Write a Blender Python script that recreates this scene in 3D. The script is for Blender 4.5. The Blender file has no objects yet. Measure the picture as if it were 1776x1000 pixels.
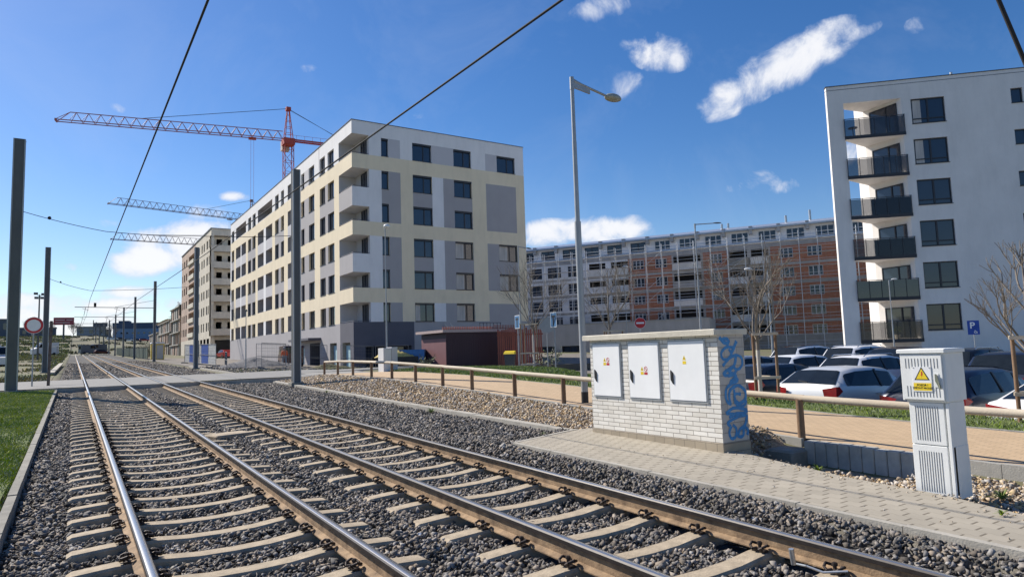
import bpy, bmesh, math, random
import numpy as np
from mathutils import Vector, Matrix
R_ = math.radians
sc = bpy.context.scene
COL = sc.collection
random.seed(7); rng = np.random.default_rng(7)

# ---------------------------------------------------------------- camera
AZ, PITCH, ROLL = R_(33.21), R_(5.225), R_(1.85)
Fw = Vector((math.sin(AZ)*math.cos(PITCH), math.cos(AZ)*math.cos(PITCH), math.sin(PITCH)))
R0 = Vector((math.cos(AZ), -math.sin(AZ), 0)); U0 = R0.cross(Fw)
Rt = R0*math.cos(ROLL) - U0*math.sin(ROLL); Up = U0*math.cos(ROLL) + R0*math.sin(ROLL)
cam = bpy.data.cameras.new('camera'); cam.lens = 36*1165/1776; cam.sensor_width = 36
cam.clip_start = 0.1; cam.clip_end = 6000
cam_o = bpy.data.objects.new('camera', cam); COL.objects.link(cam_o)
cam_o.matrix_world = Matrix(((Rt.x, Up.x, -Fw.x, 0), (Rt.y, Up.y, -Fw.y, 0), (Rt.z, Up.z, -Fw.z, 0), (0, 0, 0, 1)))
sc.camera = cam_o

# ---------------------------------------------------------------- light
SUN_AZ, SUN_EL = R_(-24), R_(40)
S = Vector((math.sin(SUN_AZ)*math.cos(SUN_EL), math.cos(SUN_AZ)*math.cos(SUN_EL), math.sin(SUN_EL)))
sl = bpy.data.lights.new('sun', 'SUN'); sl.energy = 5.0; sl.angle = R_(0.55); sl.color = (1, .935, .83)
so = bpy.data.objects.new('sun', sl); COL.objects.link(so); so.rotation_euler = (-S).to_track_quat('-Z', 'Y').to_euler()
so.location = (-10, 20, 40)
sc.view_settings.view_transform = 'Standard'; sc.view_settings.look = 'None'
sc.view_settings.exposure = 0.44; sc.view_settings.gamma = 1; sc.view_settings.use_curve_mapping = False

def pixdir(x, y):            # direction in the world of a feature of the sky (for the clouds)
    return (Fw + Rt*((x-888)/1165) - Up*((y-500)/1165)).normalized()

world = bpy.data.worlds.new('World'); sc.world = world; world.use_nodes = True
def build_world():
    nt = world.node_tree; nt.nodes.clear(); N = nt.nodes.new; L = nt.links.new
    out = N('ShaderNodeOutputWorld'); bg = N('ShaderNodeBackground'); sky = N('ShaderNodeTexSky')
    sky.sky_type = 'NISHITA'; sky.sun_disc = False; sky.sun_elevation = SUN_EL; sky.sun_rotation = SUN_AZ
    sky.altitude = 250; sky.air_density = 1.0; sky.dust_density = .35; sky.ozone_density = 3.0
    bg.inputs[1].default_value = 0.13
    hsv = N('ShaderNodeHueSaturation'); hsv.inputs['Hue'].default_value = .508; hsv.inputs['Saturation'].default_value = 1.30; hsv.inputs['Value'].default_value = .71
    L(sky.outputs[0], hsv.inputs['Color']); L(hsv.outputs[0], bg.inputs[0])
    tc = N('ShaderNodeTexCoord'); d = tc.outputs['Generated']
    def math_(op, a, b=None, c=None, clamp=False):
        n = N('ShaderNodeMath'); n.operation = op; n.use_clamp = clamp
        for i, v in enumerate((a, b, c)):
            if v is None: continue
            if isinstance(v, (int, float)): n.inputs[i].default_value = v
            else: L(v, n.inputs[i])
        return n.outputs[0]
    def dot(vec):
        n = N('ShaderNodeVectorMath'); n.operation = 'DOT_PRODUCT'; L(d, n.inputs[0]); n.inputs[1].default_value = vec
        return n.outputs['Value']
    # (x, y, half length, half height, angle deg (up to the right), strength)
    clouds = [(1290, 150, 85, 34, 22, 1.25), (1395, 98, 95, 38, 18, 1.3), (1480, 62, 45, 14, 12, .85), (1235, 180, 30, 16, 20, .8), (1148, 92, 52, 30, -14, 1.15),
              (1100, 78, 30, 14, -15, .6), (1080, 148, 55, 26, -10, .42), (1045, 14, 62, 22, 8, .62), (984, 62, 18, 8, 10, .5), (1588, 44, 20, 16, 0, .5),
              (1325, 316, 52, 20, -12, .72), (1272, 328, 22, 12, 0, .6), (1492, 262, 45, 26, 0, .8),
              (1010, 404, 130, 24, 0, 1.4), (945, 402, 50, 20, 0, 1.3), (1075, 398, 60, 16, 0, 1.1),
              (255, 450, 78, 28, 4, 1.7), (335, 415, 110, 38, 10, 1.45), (370, 372, 60, 18, 0, 1.1), (405, 340, 22, 10, 0, 1.1), (352, 440, 80, 36, 0, 1.5),
              (225, 385, 60, 12, 10, .55), (208, 188, 22, 10, 0, .6), (720, 203, 22, 16, 0, .65), (535, 120, 18, 9, 0, .55), (602, 158, 14, 9, 0, .55), (122, 462, 16, 8, 0, .75), (405, 341, 24, 10, 0, 1.2), (190, 388, 30, 10, 0, .7),
              (60, 525, 140, 18, 0, 1.1), (240, 507, 70, 11, 0, .95), (180, 532, 240, 16, 0, 1.1), (90, 566, 300, 30, 0, 1.0), (300, 530, 90, 18, 0, 1.0), (20, 545, 90, 24, 0, 1.2),
              (-300, 420, 160, 50, 5, 1.0), (2100, 300, 160, 60, 5, 1.0), (2300, -100, 200, 60, 10, 1.0)]
    tot = None
    for x, y, a, b, ang, s in clouds:
        c = pixdir(x, y); h = Vector((0, 0, 1)).cross(c).normalized()*-1; v = c.cross(h).normalized()*-1
        if v.z < 0: v = -v
        if h.dot(Rt) < 0: h = -h
        an = R_(ang) + ROLL
        u1 = h*math.cos(an) + v*math.sin(an); v1 = -h*math.sin(an) + v*math.cos(an)
        k = (pixdir(x+a, y)-c).length; kk = (pixdir(x, y+b)-c).length
        p = math_('MULTIPLY', dot(u1/k), dot(u1/k)); q = dot(v1/kk); r2 = math_('MULTIPLY_ADD', q, q, p)
        gate = math_('GREATER_THAN', dot(c), .3)
        m = math_('MULTIPLY', math_('SUBTRACT', 1.0, math_('MULTIPLY', r2, .55)), s)
        m = math_('MULTIPLY', math_('MAXIMUM', m, 0.0), gate)
        tot = m if tot is None else math_('MAXIMUM', tot, m)
    def noise(scale, detail, rough, dist):
        n = N('ShaderNodeTexNoise'); n.inputs['Scale'].default_value = scale; n.inputs['Detail'].default_value = detail
        n.inputs['Roughness'].default_value = rough; n.inputs['Distortion'].default_value = dist; L(d, n.inputs['Vector']); return n.outputs[0]
    n1 = noise(17, 9, .6, .35); n2 = noise(7, 4, .55, .2); n3 = noise(4, 6, .65, .6)
    e = math_('ADD', tot, math_('MULTIPLY', math_('SUBTRACT', n1, .5), 3.0))
    e = math_('ADD', e, math_('MULTIPLY', math_('SUBTRACT', n2, .5), .7))
    e = math_('MULTIPLY', e, math_('MINIMUM', math_('MULTIPLY', tot, 4.0), 1.0))
    mr = N('ShaderNodeMapRange'); mr.interpolation_type = 'SMOOTHSTEP'; L(e, mr.inputs[0])
    mr.inputs[1].default_value = .28; mr.inputs[2].default_value = 1.25
    # thin veil and milky air near the horizon on the sun's side
    veil = N('ShaderNodeMapRange'); L(n3, veil.inputs[0]); veil.inputs[1].default_value = .5; veil.inputs[2].default_value = .9; veil.inputs[4].default_value = .16
    hz = N('ShaderNodeMapRange'); hz.interpolation_type = 'SMOOTHSTEP'; L(dot(Vector((0, 0, 1))), hz.inputs[0])
    hz.inputs[1].default_value = .30; hz.inputs[2].default_value = .0; hz.inputs[3].default_value = 0; hz.inputs[4].default_value = .10
    fac = math_('MAXIMUM', math_('MULTIPLY', mr.outputs[0], .93), math_('ADD', veil.outputs[0], hz.outputs[0]), clamp=True)
    core = N('ShaderNodeMapRange'); core.interpolation_type = 'SMOOTHSTEP'; L(e, core.inputs[0]); core.inputs[1].default_value = .35; core.inputs[2].default_value = 1.5
    cc = N('ShaderNodeMix'); cc.data_type = 'RGBA'; cc.inputs[6].default_value = (.60, .67, .82, 1); cc.inputs[7].default_value = (.92, .92, .94, 1)
    L(core.outputs[0], cc.inputs[0])
    bc = N('ShaderNodeBackground'); bc.inputs[1].default_value = .80; L(cc.outputs[2], bc.inputs[0])
    mx = N('ShaderNodeMixShader'); L(fac, mx.inputs[0]); L(bg.outputs[0], mx.inputs[1]); L(bc.outputs[0], mx.inputs[2]); L(mx.outputs[0], out.inputs[0])
build_world()

# ---------------------------------------------------------------- materials
MATS = {}
def mat(name, col, rough=.7, metal=0, var=.12, scale=6, bump=0, bscale=40, spec=.5, col2=None, stretch=None, island=0, dirt=0):
    if name in MATS: return MATS[name]
    m = bpy.data.materials.new(name); m.use_nodes = True; nt = m.node_tree; N = nt.nodes.new; L = nt.links.new
    b = nt.nodes['Principled BSDF']; b.inputs['Roughness'].default_value = rough; b.inputs['Metallic'].default_value = metal
    b.inputs['Specular IOR Level'].default_value = spec
    tc = N('ShaderNodeTexCoord'); src = tc.outputs['Object']
    if stretch:
        mp = N('ShaderNodeMapping'); mp.inputs['Scale'].default_value = stretch; L(src, mp.inputs[0]); src = mp.outputs[0]
    n = N('ShaderNodeTexNoise'); n.inputs['Scale'].default_value = scale; n.inputs['Detail'].default_value = 6; n.inputs['Roughness'].default_value = .65
    L(src, n.inputs['Vector'])
    mr = N('ShaderNodeMapRange'); L(n.outputs[0], mr.inputs[0]); mr.inputs[1].default_value = .3; mr.inputs[2].default_value = .7
    mx = N('ShaderNodeMix'); mx.data_type = 'RGBA'
    c1 = tuple(max(0, c*(1-var)) for c in col); c2 = tuple(min(1, c*(1+var)) for c in col) if col2 is None else col2
    mx.inputs[6].default_value = (*c1, 1); mx.inputs[7].default_value = (*c2, 1); L(mr.outputs[0], mx.inputs[0])
    outc = mx.outputs[2]
    if island:
        g = N('ShaderNodeNewGeometry'); hv = N('ShaderNodeHueSaturation'); r = N('ShaderNodeMapRange'); L(g.outputs['Random Per Island'], r.inputs[0])
        r.inputs[3].default_value = 1-island; r.inputs[4].default_value = 1+island; L(r.outputs[0], hv.inputs['Value'])
        w = N('ShaderNodeTexWhiteNoise'); w.noise_dimensions = '1D'; L(g.outputs['Random Per Island'], w.inputs['W'])
        r2 = N('ShaderNodeMapRange'); L(w.outputs['Value'], r2.inputs[0]); r2.inputs[3].default_value = .3; r2.inputs[4].default_value = 1.7
        L(r2.outputs[0], hv.inputs['Saturation']); L(outc, hv.inputs['Color']); outc = hv.outputs[0]
    if dirt:
        n2 = N('ShaderNodeTexNoise'); n2.inputs['Scale'].default_value = .9; n2.inputs['Detail'].default_value = 8; n2.inputs['Roughness'].default_value = .7
        mp2 = N('ShaderNodeMapping'); mp2.inputs['Scale'].default_value = (1.6, 1.6, .35); L(tc.outputs['Object'], mp2.inputs[0]); L(mp2.outputs[0], n2.inputs['Vector'])
        r3 = N('ShaderNodeMapRange'); L(n2.outputs[0], r3.inputs[0]); r3.inputs[1].default_value = .45; r3.inputs[2].default_value = .8; r3.inputs[3].default_value = 1; r3.inputs[4].default_value = 1-dirt
        hv2 = N('ShaderNodeHueSaturation'); L(outc, hv2.inputs['Color']); L(r3.outputs[0], hv2.inputs['Value']); outc = hv2.outputs[0]
    L(outc, b.inputs['Base Color'])
    if bump:
        nb = N('ShaderNodeTexNoise'); nb.inputs['Scale'].default_value = bscale; nb.inputs['Detail'].default_value = 5; L(tc.outputs['Object'], nb.inputs['Vector'])
        bp = N('ShaderNodeBump'); bp.inputs['Strength'].default_value = bump; bp.inputs['Distance'].default_value = .02
        L(nb.outputs[0], bp.inputs['Height']); L(bp.outputs[0], b.inputs['Normal'])
    MATS[name] = m; return m

def brickmat(name, c1, c2, mortar, w, h, ms, axes='xz', bump=.4, offset=.5, freq=2, rough=.8, var=.1, rot=0):
    m = bpy.data.materials.new(name); m.use_nodes = True; nt = m.node_tree; N = nt.nodes.new; L = nt.links.new
    b = nt.nodes['Principled BSDF']; b.inputs['Roughness'].default_value = rough
    tc = N('ShaderNodeTexCoord'); sp = N('ShaderNodeSeparateXYZ'); L(tc.outputs['Object'], sp.inputs[0]); cb = N('ShaderNodeCombineXYZ')
    idx = {'x': 0, 'y': 1, 'z': 2}
    if axes == 'auto':      # wall of any direction: run along x + y
        ad = N('ShaderNodeMath'); ad.operation = 'ADD'; L(sp.outputs[0], ad.inputs[0]); L(sp.outputs[1], ad.inputs[1]); L(ad.outputs[0], cb.inputs[0]); L(sp.outputs[2], cb.inputs[1])
    else:
        L(sp.outputs[idx[axes[0]]], cb.inputs[0]); L(sp.outputs[idx[axes[1]]], cb.inputs[1])
    mp = N('ShaderNodeMapping'); mp.inputs['Rotation'].default_value = (0, 0, rot); L(cb.outputs[0], mp.inputs[0])
    br = N('ShaderNodeTexBrick'); br.offset = offset; br.offset_frequency = freq
    br.inputs['Color1'].default_value = (*c1, 1); br.inputs['Color2'].default_value = (*c2, 1); br.inputs['Mortar'].default_value = (*mortar, 1)
    br.inputs['Scale'].default_value = 1; br.inputs['Mortar Size'].default_value = ms; br.inputs['Brick Width'].default_value = w; br.inputs['Row Height'].default_value = h
    br.inputs['Mortar Smooth'].default_value = .1
    L(mp.outputs[0], br.inputs['Vector'])
    n = N('ShaderNodeTexNoise'); n.inputs['Scale'].default_value = 3; n.inputs['Detail'].default_value = 8; L(tc.outputs['Object'], n.inputs['Vector'])
    mr = N('ShaderNodeMapRange'); L(n.outputs[0], mr.inputs[0]); mr.inputs[3].default_value = 1-var*1.6; mr.inputs[4].default_value = 1+var*1.6
    hv = N('ShaderNodeHueSaturation'); L(br.outputs['Color'], hv.inputs['Color']); L(mr.outputs[0], hv.inputs['Value']); L(hv.outputs[0], b.inputs['Base Color'])
    bp = N('ShaderNodeBump'); bp.inputs['Strength'].default_value = bump; bp.inputs['Distance'].default_value = .01; bp.invert = True
    L(br.outputs['Fac'], bp.inputs['Height']); L(bp.outputs[0], b.inputs['Normal'])
    MATS[name] = m; return m

# ---------------------------------------------------------------- mesh helpers
class MB:
    def __init__(s): s.v = []; s.f = []; s.m = []; s.smooth = []
    def add(s, vs, fs, mi=0, sm=False):
        b = len(s.v); s.v += [tuple(v) for v in vs]
        for f in fs: s.f.append(tuple(b+i for i in f)); s.m.append(mi); s.smooth.append(sm)
        return s
    def box(s, x0, x1, y0, y1, z0, z1, mi=0):
        vs = [(x0, y0, z0), (x1, y0, z0), (x1, y1, z0), (x0, y1, z0), (x0, y0, z1), (x1, y0, z1), (x1, y1, z1), (x0, y1, z1)]
        return s.add(vs, [(0, 3, 2, 1), (4, 5, 6, 7), (0, 1, 5, 4), (1, 2, 6, 5), (2, 3, 7, 6), (3, 0, 4, 7)], mi)
    def cbox(s, x0, x1, y0, y1, z0, z1, c=.01, mi=0):      # box with chamfered vertical and top edges
        o = [(x0+c, y0), (x1-c, y0), (x1, y0+c), (x1, y1-c), (x1-c, y1), (x0+c, y1), (x0, y1-c), (x0, y0+c)]
        cx, cy = (x0+x1)/2, (y0+y1)/2
        i = [(p[0]-c*(1 if p[0] > cx else -1), p[1]-c*(1 if p[1] > cy else -1)) for p in o]
        vs = [(*p, z0) for p in o]+[(*p, z1-c) for p in o]+[(*p, z1) for p in i]
        fs = [tuple(range(7, -1, -1)), tuple(range(16, 24))]
        for k in range(8):
            n = (k+1) % 8; fs += [(k, n, 8+n, 8+k), (8+k, 8+n, 16+n, 16+k)]
        return s.add(vs, fs, mi)
    def quad(s, a, b, c, d, mi=0): return s.add([a, b, c, d], [(0, 1, 2, 3)], mi)
    def tube(s, p0, p1, r0, r1=None, n=8, mi=0, caps=True, sm=True):
        p0 = Vector(p0); p1 = Vector(p1); r1 = r0 if r1 is None else r1; ax = (p1-p0)
        if ax.length < 1e-6: return s
        ax.normalize(); a = ax.orthogonal().normalized(); b = ax.cross(a); vs = []
        for p, r in ((p0, r0), (p1, r1)):
            for k in range(n):
                t = 2*math.pi*(k+.5)/n; vs.append(p+a*math.cos(t)*r+b*math.sin(t)*r)
        s.add(vs, [(k, (k+1) % n, n+(k+1) % n, n+k) for k in range(n)], mi, sm)
        if caps: s.add(vs[:n], [tuple(range(n-1, -1, -1))], mi); s.add(vs[n:], [tuple(range(n))], mi)
        return s
    def path(s, pts, r, n=6, mi=0):
        pts = [Vector(p) for p in pts]
        for a, b in zip(pts, pts[1:]): s.tube(a, b, r, r, n, mi, caps=False)
        return s
    def bar(s, p0, p1, w, h, mi=0, up=(0, 0, 1)):
        p0 = Vector(p0); p1 = Vector(p1); ax = (p1-p0).normalized(); up = Vector(up)
        if abs(ax.dot(up)) > .98: up = Vector((1, 0, 0))
        a = ax.cross(up).normalized()*w/2; b = a.cross(ax).normalized()*h/2
        vs = [p+q for p in (p0, p1) for q in (-a-b, a-b, a+b, -a+b)]
        return s.add(vs, [(0, 1, 5, 4), (1, 2, 6, 5), (2, 3, 7, 6), (3, 0, 4, 7), (3, 2, 1, 0), (4, 5, 6, 7)], mi)
    def prism(s, poly, z0, z1, mi=0, mt=None):              # plan polygon (ccw) extruded
        n = len(poly); vs = [(x, y, z0) for x, y in poly]+[(x, y, z1) for x, y in poly]
        s.add(vs, [(k, (k+1) % n, n+(k+1) % n, n+k) for k in range(n)]+[tuple(range(n-1, -1, -1))], mi)
        return s.add([(x, y, z1) for x, y in poly], [tuple(range(n))], mi if mt is None else mt)
    def disc(s, c, nrm, r, t, n=24, mi=0):
        c = Vector(c); nrm = Vector(nrm).normalized(); return s.tube(c-nrm*t/2, c+nrm*t/2, r, r, n, mi, sm=False)
    def lathe(s, prof, c=(0, 0, 0), axis='z', n=16, mi=0):
        vs = []
        for r, h in prof:
            for k in range(n):
                t = 2*math.pi*k/n; p = (r*math.cos(t), r*math.sin(t), h)
                if axis == 'y': p = (p[0], p[2], p[1])
                if axis == 'x': p = (p[2], p[0], p[1])
                vs.append((c[0]+p[0], c[1]+p[1], c[2]+p[2]))
        fs = []
        for j in range(len(prof)-1):
            for k in range(n): fs.append((j*n+k, j*n+(k+1) % n, (j+1)*n+(k+1) % n, (j+1)*n+k))
        return s.add(vs, fs, mi, True)
    def build(s, name, mats, parent=None, **kw):
        me = bpy.data.meshes.new(name); me.from_pydata(s.v, [], s.f)
        for m in (mats if isinstance(mats, (list, tuple)) else [mats]): me.materials.append(m)
        me.polygons.foreach_set('material_index', s.m); me.polygons.foreach_set('use_smooth', s.smooth); me.update()
        o = bpy.data.objects.new(name, me); COL.objects.link(o)
        if parent is not None: o.parent = parent
        for k, v in kw.items(): o[k] = v
        return o
def tag(o, label, cat, group=None):
    o['label'] = label; o['category'] = cat
    if group: o['group'] = group
    return o
def thing(name, label, cat, loc=(0, 0, 0), rz=0, group=None):
    o = bpy.data.objects.new(name, None); COL.objects.link(o); o.location = loc; o.rotation_euler = (0, 0, rz); o.empty_display_size = .3
    return tag(o, label, cat, group)
def struct(o): o['kind'] = 'structure'; return o
def dup(root, loc=None, rz=None, label=None, group=None, scale=None):
    r = root.copy(); COL.objects.link(r)
    if loc is not None: r.location = loc
    if rz is not None: r.rotation_euler = (0, 0, rz)
    if scale is not None: r.scale = scale
    if label: r['label'] = label
    if group: r['group'] = group
    for ch in list(root.children):
        c = ch.copy(); COL.objects.link(c); c.parent = r
        for g in ch.children:
            d = g.copy(); COL.objects.link(d); d.parent = c
    return r
def bigmesh(name, V, F, mats, parent=None, mi=None):        # numpy arrays: V (n,3), F (m,3)
    me = bpy.data.meshes.new(name); me.vertices.add(len(V)); me.vertices.foreach_set('co', V.astype(np.float32).ravel())
    k = F.shape[1]; me.loops.add(len(F)*k); me.loops.foreach_set('vertex_index', F.astype(np.int32).ravel())
    me.polygons.add(len(F)); me.polygons.foreach_set('loop_start', np.arange(0, len(F)*k, k, dtype=np.int32)); me.polygons.foreach_set('loop_total', np.full(len(F), k, dtype=np.int32))
    for m in mats: me.materials.append(m)
    if mi is not None: me.polygons.foreach_set('material_index', mi.astype(np.int32))
    me.update(calc_edges=True); me.validate()
    o = bpy.data.objects.new(name, me); COL.objects.link(o)
    if parent: o.parent = parent
    return o
def text(name, s, size, mat_, parent, M4, ext=.002, align='CENTER', bold=0):
    cu = bpy.data.curves.new(name, 'FONT'); cu.body = s; cu.size = size; cu.extrude = ext; cu.align_x = align; cu.align_y = 'CENTER'; cu.offset = bold
    t = bpy.data.objects.new('tmp_'+name, cu); COL.objects.link(t)
    dg = bpy.context.evaluated_depsgraph_get(); me = bpy.data.meshes.new_from_object(t.evaluated_get(dg))
    bpy.data.objects.remove(t); me.materials.clear(); me.materials.append(mat_)
    o = bpy.data.objects.new(name, me); COL.objects.link(o); o.parent = parent; o.matrix_local = M4; return o
def frame(org, right, up):                                  # local frame: x right, y up, z out of the face
    r = Vector(right).normalized(); u = Vector(up).normalized(); n = r.cross(u)
    return Matrix(((r.x, u.x, n.x, org[0]), (r.y, u.y, n.y, org[1]), (r.z, u.z, n.z, org[2]), (0, 0, 0, 1)))

# ---------------------------------------------------------------- terrain
G = .01939
def sm(a, b, t):
    t = np.clip((t-a)/(b-a), 0, 1); return t*t*(3-2*t)
def T(y): return -1.80 + G*np.minimum(y, 700) + 8*sm(215, 400, y)
def RH(y): return -1.63 + G*y                                # rail head
PY = [-30, 0, 3.6, 6.5, 12, 18, 24, 30, 34, 40, 45, 60, 200]; PZ = [-1.9, -1.62, -1.58, -1.52, -1.335, -1.13, -.95, -.88, -.93, -.9, -.85, -.72, 1.95]
def P(y): return np.interp(y, PY, PZ)
def XF(y): return 9.6 + .03*(np.clip(y, 3, 33)-6.5)
def XE(y): return np.interp(y, [-20, 5, 30, 34], [12.2, 12.6, 13.6, 14.0])
def XG(y): return np.interp(y, [-20, 12, 21, 26, 36], [14.1, 14.3, 17, 19, 19.5])
def LOT(y): return -2.35 + .0205*np.clip(y, -40, 260)
def H(x, y):
    x = np.asarray(x, float); y = np.asarray(y, float); t = T(y)
    z = np.where(x < -.62, t+.05, t-.2)
    b = t - .02 + (P(y)-t)*np.clip((x-8.1)/(XF(y)-8.2), 0, 1)
    b = np.where(y < 10, np.minimum(b, t - .12 + .3*sm(8.9, 9.5, x)*sm(6.3, 7.2, y) - .14*sm(8.3, 8.8, x)*sm(4.2, 4.6, y)*(1-sm(6.5, 6.9, y))), b)
    z = np.where(x > 8.0, b, z)
    z = np.where(x > XF(y)-.1, P(y)-.06, z)
    mound = P(y)+.02+.06*np.sin(np.clip((x-XE(y))/(XG(y)-XE(y)), 0, 1)*math.pi)
    z = np.where(x > XE(y)+.05, mound, z)
    w = np.interp(y, [20, 30], [.5, 6])
    r = sm(0, 1, (x-XG(y))/w)
    lot = LOT(y) + 8*sm(215, 400, y)
    z = np.where(x > XG(y), mound*(1-r)+lot*r, z)
    # beyond the crossing: site ground blends from the track to the building level
    far = sm(40, 50, y); q = sm(8.5, 22, x)
    z2 = (t+.02)*(1-q)+lot*q
    z = np.where(x > 8.0, z*(1-far)+z2*far, z)
    return z
def sheet(name, xs, ys, zf, m, kind='structure', thick=None):
    xs = np.asarray(xs); ys = np.asarray(ys); X, Y = np.meshgrid(xs, ys); 
    return gridmesh(name, X, Y, zf(X, Y), m, kind)
def gridmesh(name, X, Y, Z, m, kind='structure'):
    V = np.stack([X, Y, Z], -1).reshape(-1, 3); ny, nx = X.shape
    i = np.arange(ny-1)[:, None]*nx + np.arange(nx-1)[None, :]; i = i.ravel()
    F = np.stack([i, i+1, i+nx+1, i+nx], 1)
    o = bigmesh(name, V, F, m if isinstance(m, list) else [m]); 
    o.data.polygons.foreach_set('use_smooth', [True]*len(F))
    if kind: o['kind'] = kind
    return o
def strip(name, xl, xr, ys, zf, m, n=6):                    # strip between two edge functions of y
    ys = np.asarray(ys, float); t = np.linspace(0, 1, n)[None, :]
    a = np.array([xl(y) for y in ys])[:, None]; b = np.array([xr(y) for y in ys])[:, None]
    X = a*(1-t)+b*t; Y = np.repeat(ys[:, None], n, 1); return gridmesh(name, X, Y, zf(X, Y), m)

M_earth = mat('earth', (.20, .155, .105), .95, var=.3, scale=.12, bump=.6, bscale=3, col2=(.11, .125, .05))
M_site = mat('site_gravel', (.17, .15, .13), .95, var=.25, scale=1.2, bump=.6, bscale=12)
M_grass = mat('grass_soil', (.085, .13, .02), .95, var=.3, scale=3, bump=.6, bscale=30, col2=(.13, .16, .04))
M_bed = mat('ballast_bed', (.06, .057, .055), .95, var=.5, scale=28, bump=1.0, bscale=45)
M_asph = mat('asphalt', (.22, .215, .205), .9, var=.1, scale=2.5, bump=.25, bscale=120)
M_lot = mat('lot_asphalt', (.12, .12, .125), .9, var=.15, scale=2, bump=.2, bscale=90)
M_kerb = mat('kerb_concrete', (.40, .37, .315), .9, var=.14, scale=5, bump=.25, bscale=60, dirt=.2)
M_conc = mat('concrete', (.36, .345, .31), .9, var=.14, scale=5, bump=.25, bscale=60, dirt=.3)
M_kerbd = mat('kerb_weathered', (.25, .235, .20), .9, var=.25, scale=5, bump=.3, bscale=60, dirt=.3)

ysf = np.concatenate([np.arange(-40, -4, 4), np.arange(-4, 48, .5), np.arange(48, 120, 3), np.arange(120, 460, 4), np.arange(460, 1500, 80)])
xsf = np.concatenate([np.arange(-700, -60, 40), np.arange(-60, -4, 4), np.arange(-4, -.7, .5), [-.63, -.60, 0, 4, 7.9, 7.98, 8.02], np.arange(8.3, 21, .3), np.arange(21, 60, 2), np.arange(60, 900, 30)])
g = sheet('ground', xsf, ysf, lambda X, Y: H(X, Y)-.05, M_earth)
# grey building-site ground beyond the crossing, right
strip('site_ground', lambda y: 8.6, lambda y: 60, np.arange(43, 125, 2.5), lambda X, Y: H(X, Y)-.02, M_site, 24)
strip('site_ground', lambda y: XG(y)+.2, lambda y: 60, np.arange(28, 43.1, 1), lambda X, Y: H(X, Y)-.02, M_site, 30)
# track bed under the stones
sheet('track_bed', np.linspace(-.5, 8.0, 120), np.concatenate([np.arange(-3, 34.6, .12), ]), lambda X, Y: T(Y)-.115+.015*np.sin(X*31+Y*17)*np.sin(Y*23-X*11), M_bed)
sheet('track_bed', np.linspace(-.9, 8.6, 60), np.concatenate([np.arange(43, 206, .5)]), lambda X, Y: T(Y)-.045+.012*np.sin(X*31+Y*17)*np.sin(Y*23-X*11), M_bed)
# level crossing: asphalt flush with the rails, running over to the path and site road
def crossing_z(X, Y): return RH(Y)-.012 + 0*X
strip('level_crossing', lambda y: -14, lambda y: 0.45, [34.4, 37, 40, 42.6], crossing_z, M_asph)
strip('level_crossing', lambda y: .60, lambda y: 1.93, [33.9, 37, 40, 42.6], crossing_z, M_asph)
strip('level_crossing', lambda y: 2.09, lambda y: 3.34, [33.9, 37, 40, 42.6], crossing_z, M_asph)
strip('level_crossing', lambda y: 3.50, lambda y: 4.83, [34.2, 37, 40, 42.6], crossing_z, M_asph)
strip('level_crossing', lambda y: 4.99, lambda y: 9.4, [34.6, 37, 40, 42.6], crossing_z, M_asph)
b = MB()
for y in (33.85, 42.55): b.box(-14, 9.5, y, y+.1, RH(y)-.35, RH(y)-.02)
struct(b.build('crossing_edge', M_conc))
strip('road', lambda y: 9.4, lambda y: 70 if y > 38 else 14, [34.0, 36, 38, 38.1, 40, 43], lambda X, Y: np.maximum(H(X, Y)+.02, np.where(X < 14, RH(Y)-.02, -9)), M_asph, 40)
# footpath of yellowish pavers
M_path = brickmat('yellow_pavers', (.53, .38, .23), (.47, .335, .20), (.32, .23, .145), .2, .1, .006, 'yx', .25, rough=.85, var=.07)
strip('footpath', XF, XE, np.arange(-12, 34.6, .6), lambda X, Y: P(Y)+0*X, M_path, 5)
# strip of grass between path and car park
strip('grass_strip', lambda y: XE(y)+.0, lambda y: XG(y)+.1, np.arange(-14, 34.6, .6), lambda X, Y: H(X, Y)-.01+.02*np.sin(X*5+Y*2), M_grass, 12)
strip('embankment', lambda y: XG(y)+.1, lambda y: XG(y)+.62, np.arange(-14, 22, .6), lambda X, Y: H(X, Y)-.01, M_grass, 8)
strip('car_park', lambda y: XG(y)+.6, lambda y: 75, np.concatenate([np.arange(-30, 30, 1.5)]), lambda X, Y: LOT(Y)+.0+0*X, M_lot, 30)
# grass verge left of the tracks
strip('grass_verge', lambda y: -14, lambda y: -.66, np.arange(-6, 34.4, .5), lambda X, Y: T(Y)+.06+.03*np.sin(X*3+Y)+0*X, M_grass, 30)
strip('grass_verge', lambda y: -40, lambda y: -1.0, np.arange(42.8, 120, 2), lambda X, Y: T(Y)+.02+.25*np.sin(X*.5+1)*sm(1, 4, -X)*np.sin(Y*.3), M_earth, 60)
# bank of tan gravel (bed)
M_tan = mat('tan_bed', (.33, .25, .17), .95, var=.5, scale=28, bump=1, bscale=45)
strip('gravel_bank', lambda y: 8.08, lambda y: XF(y)-.1, np.arange(10.0, 34.0, .3), lambda X, Y: H(X, Y)-.01+.012*np.sin(X*29+Y*13), M_tan, 14)
strip('gravel_bank', lambda y: 7.25 if y < 6.6 else 8.08, lambda y: XF(y)-.1, np.arange(-2.0, 10.1, .25), lambda X, Y: T(Y)-.05+.3*sm(8.9, 9.5, X)*sm(6.3, 7.2, Y)-.14*sm(8.3, 8.8, X)*sm(4.2, 4.6, Y)*(1-sm(6.5, 6.9, Y))+.012*np.sin(X*29+Y*13), M_tan, 14)
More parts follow.
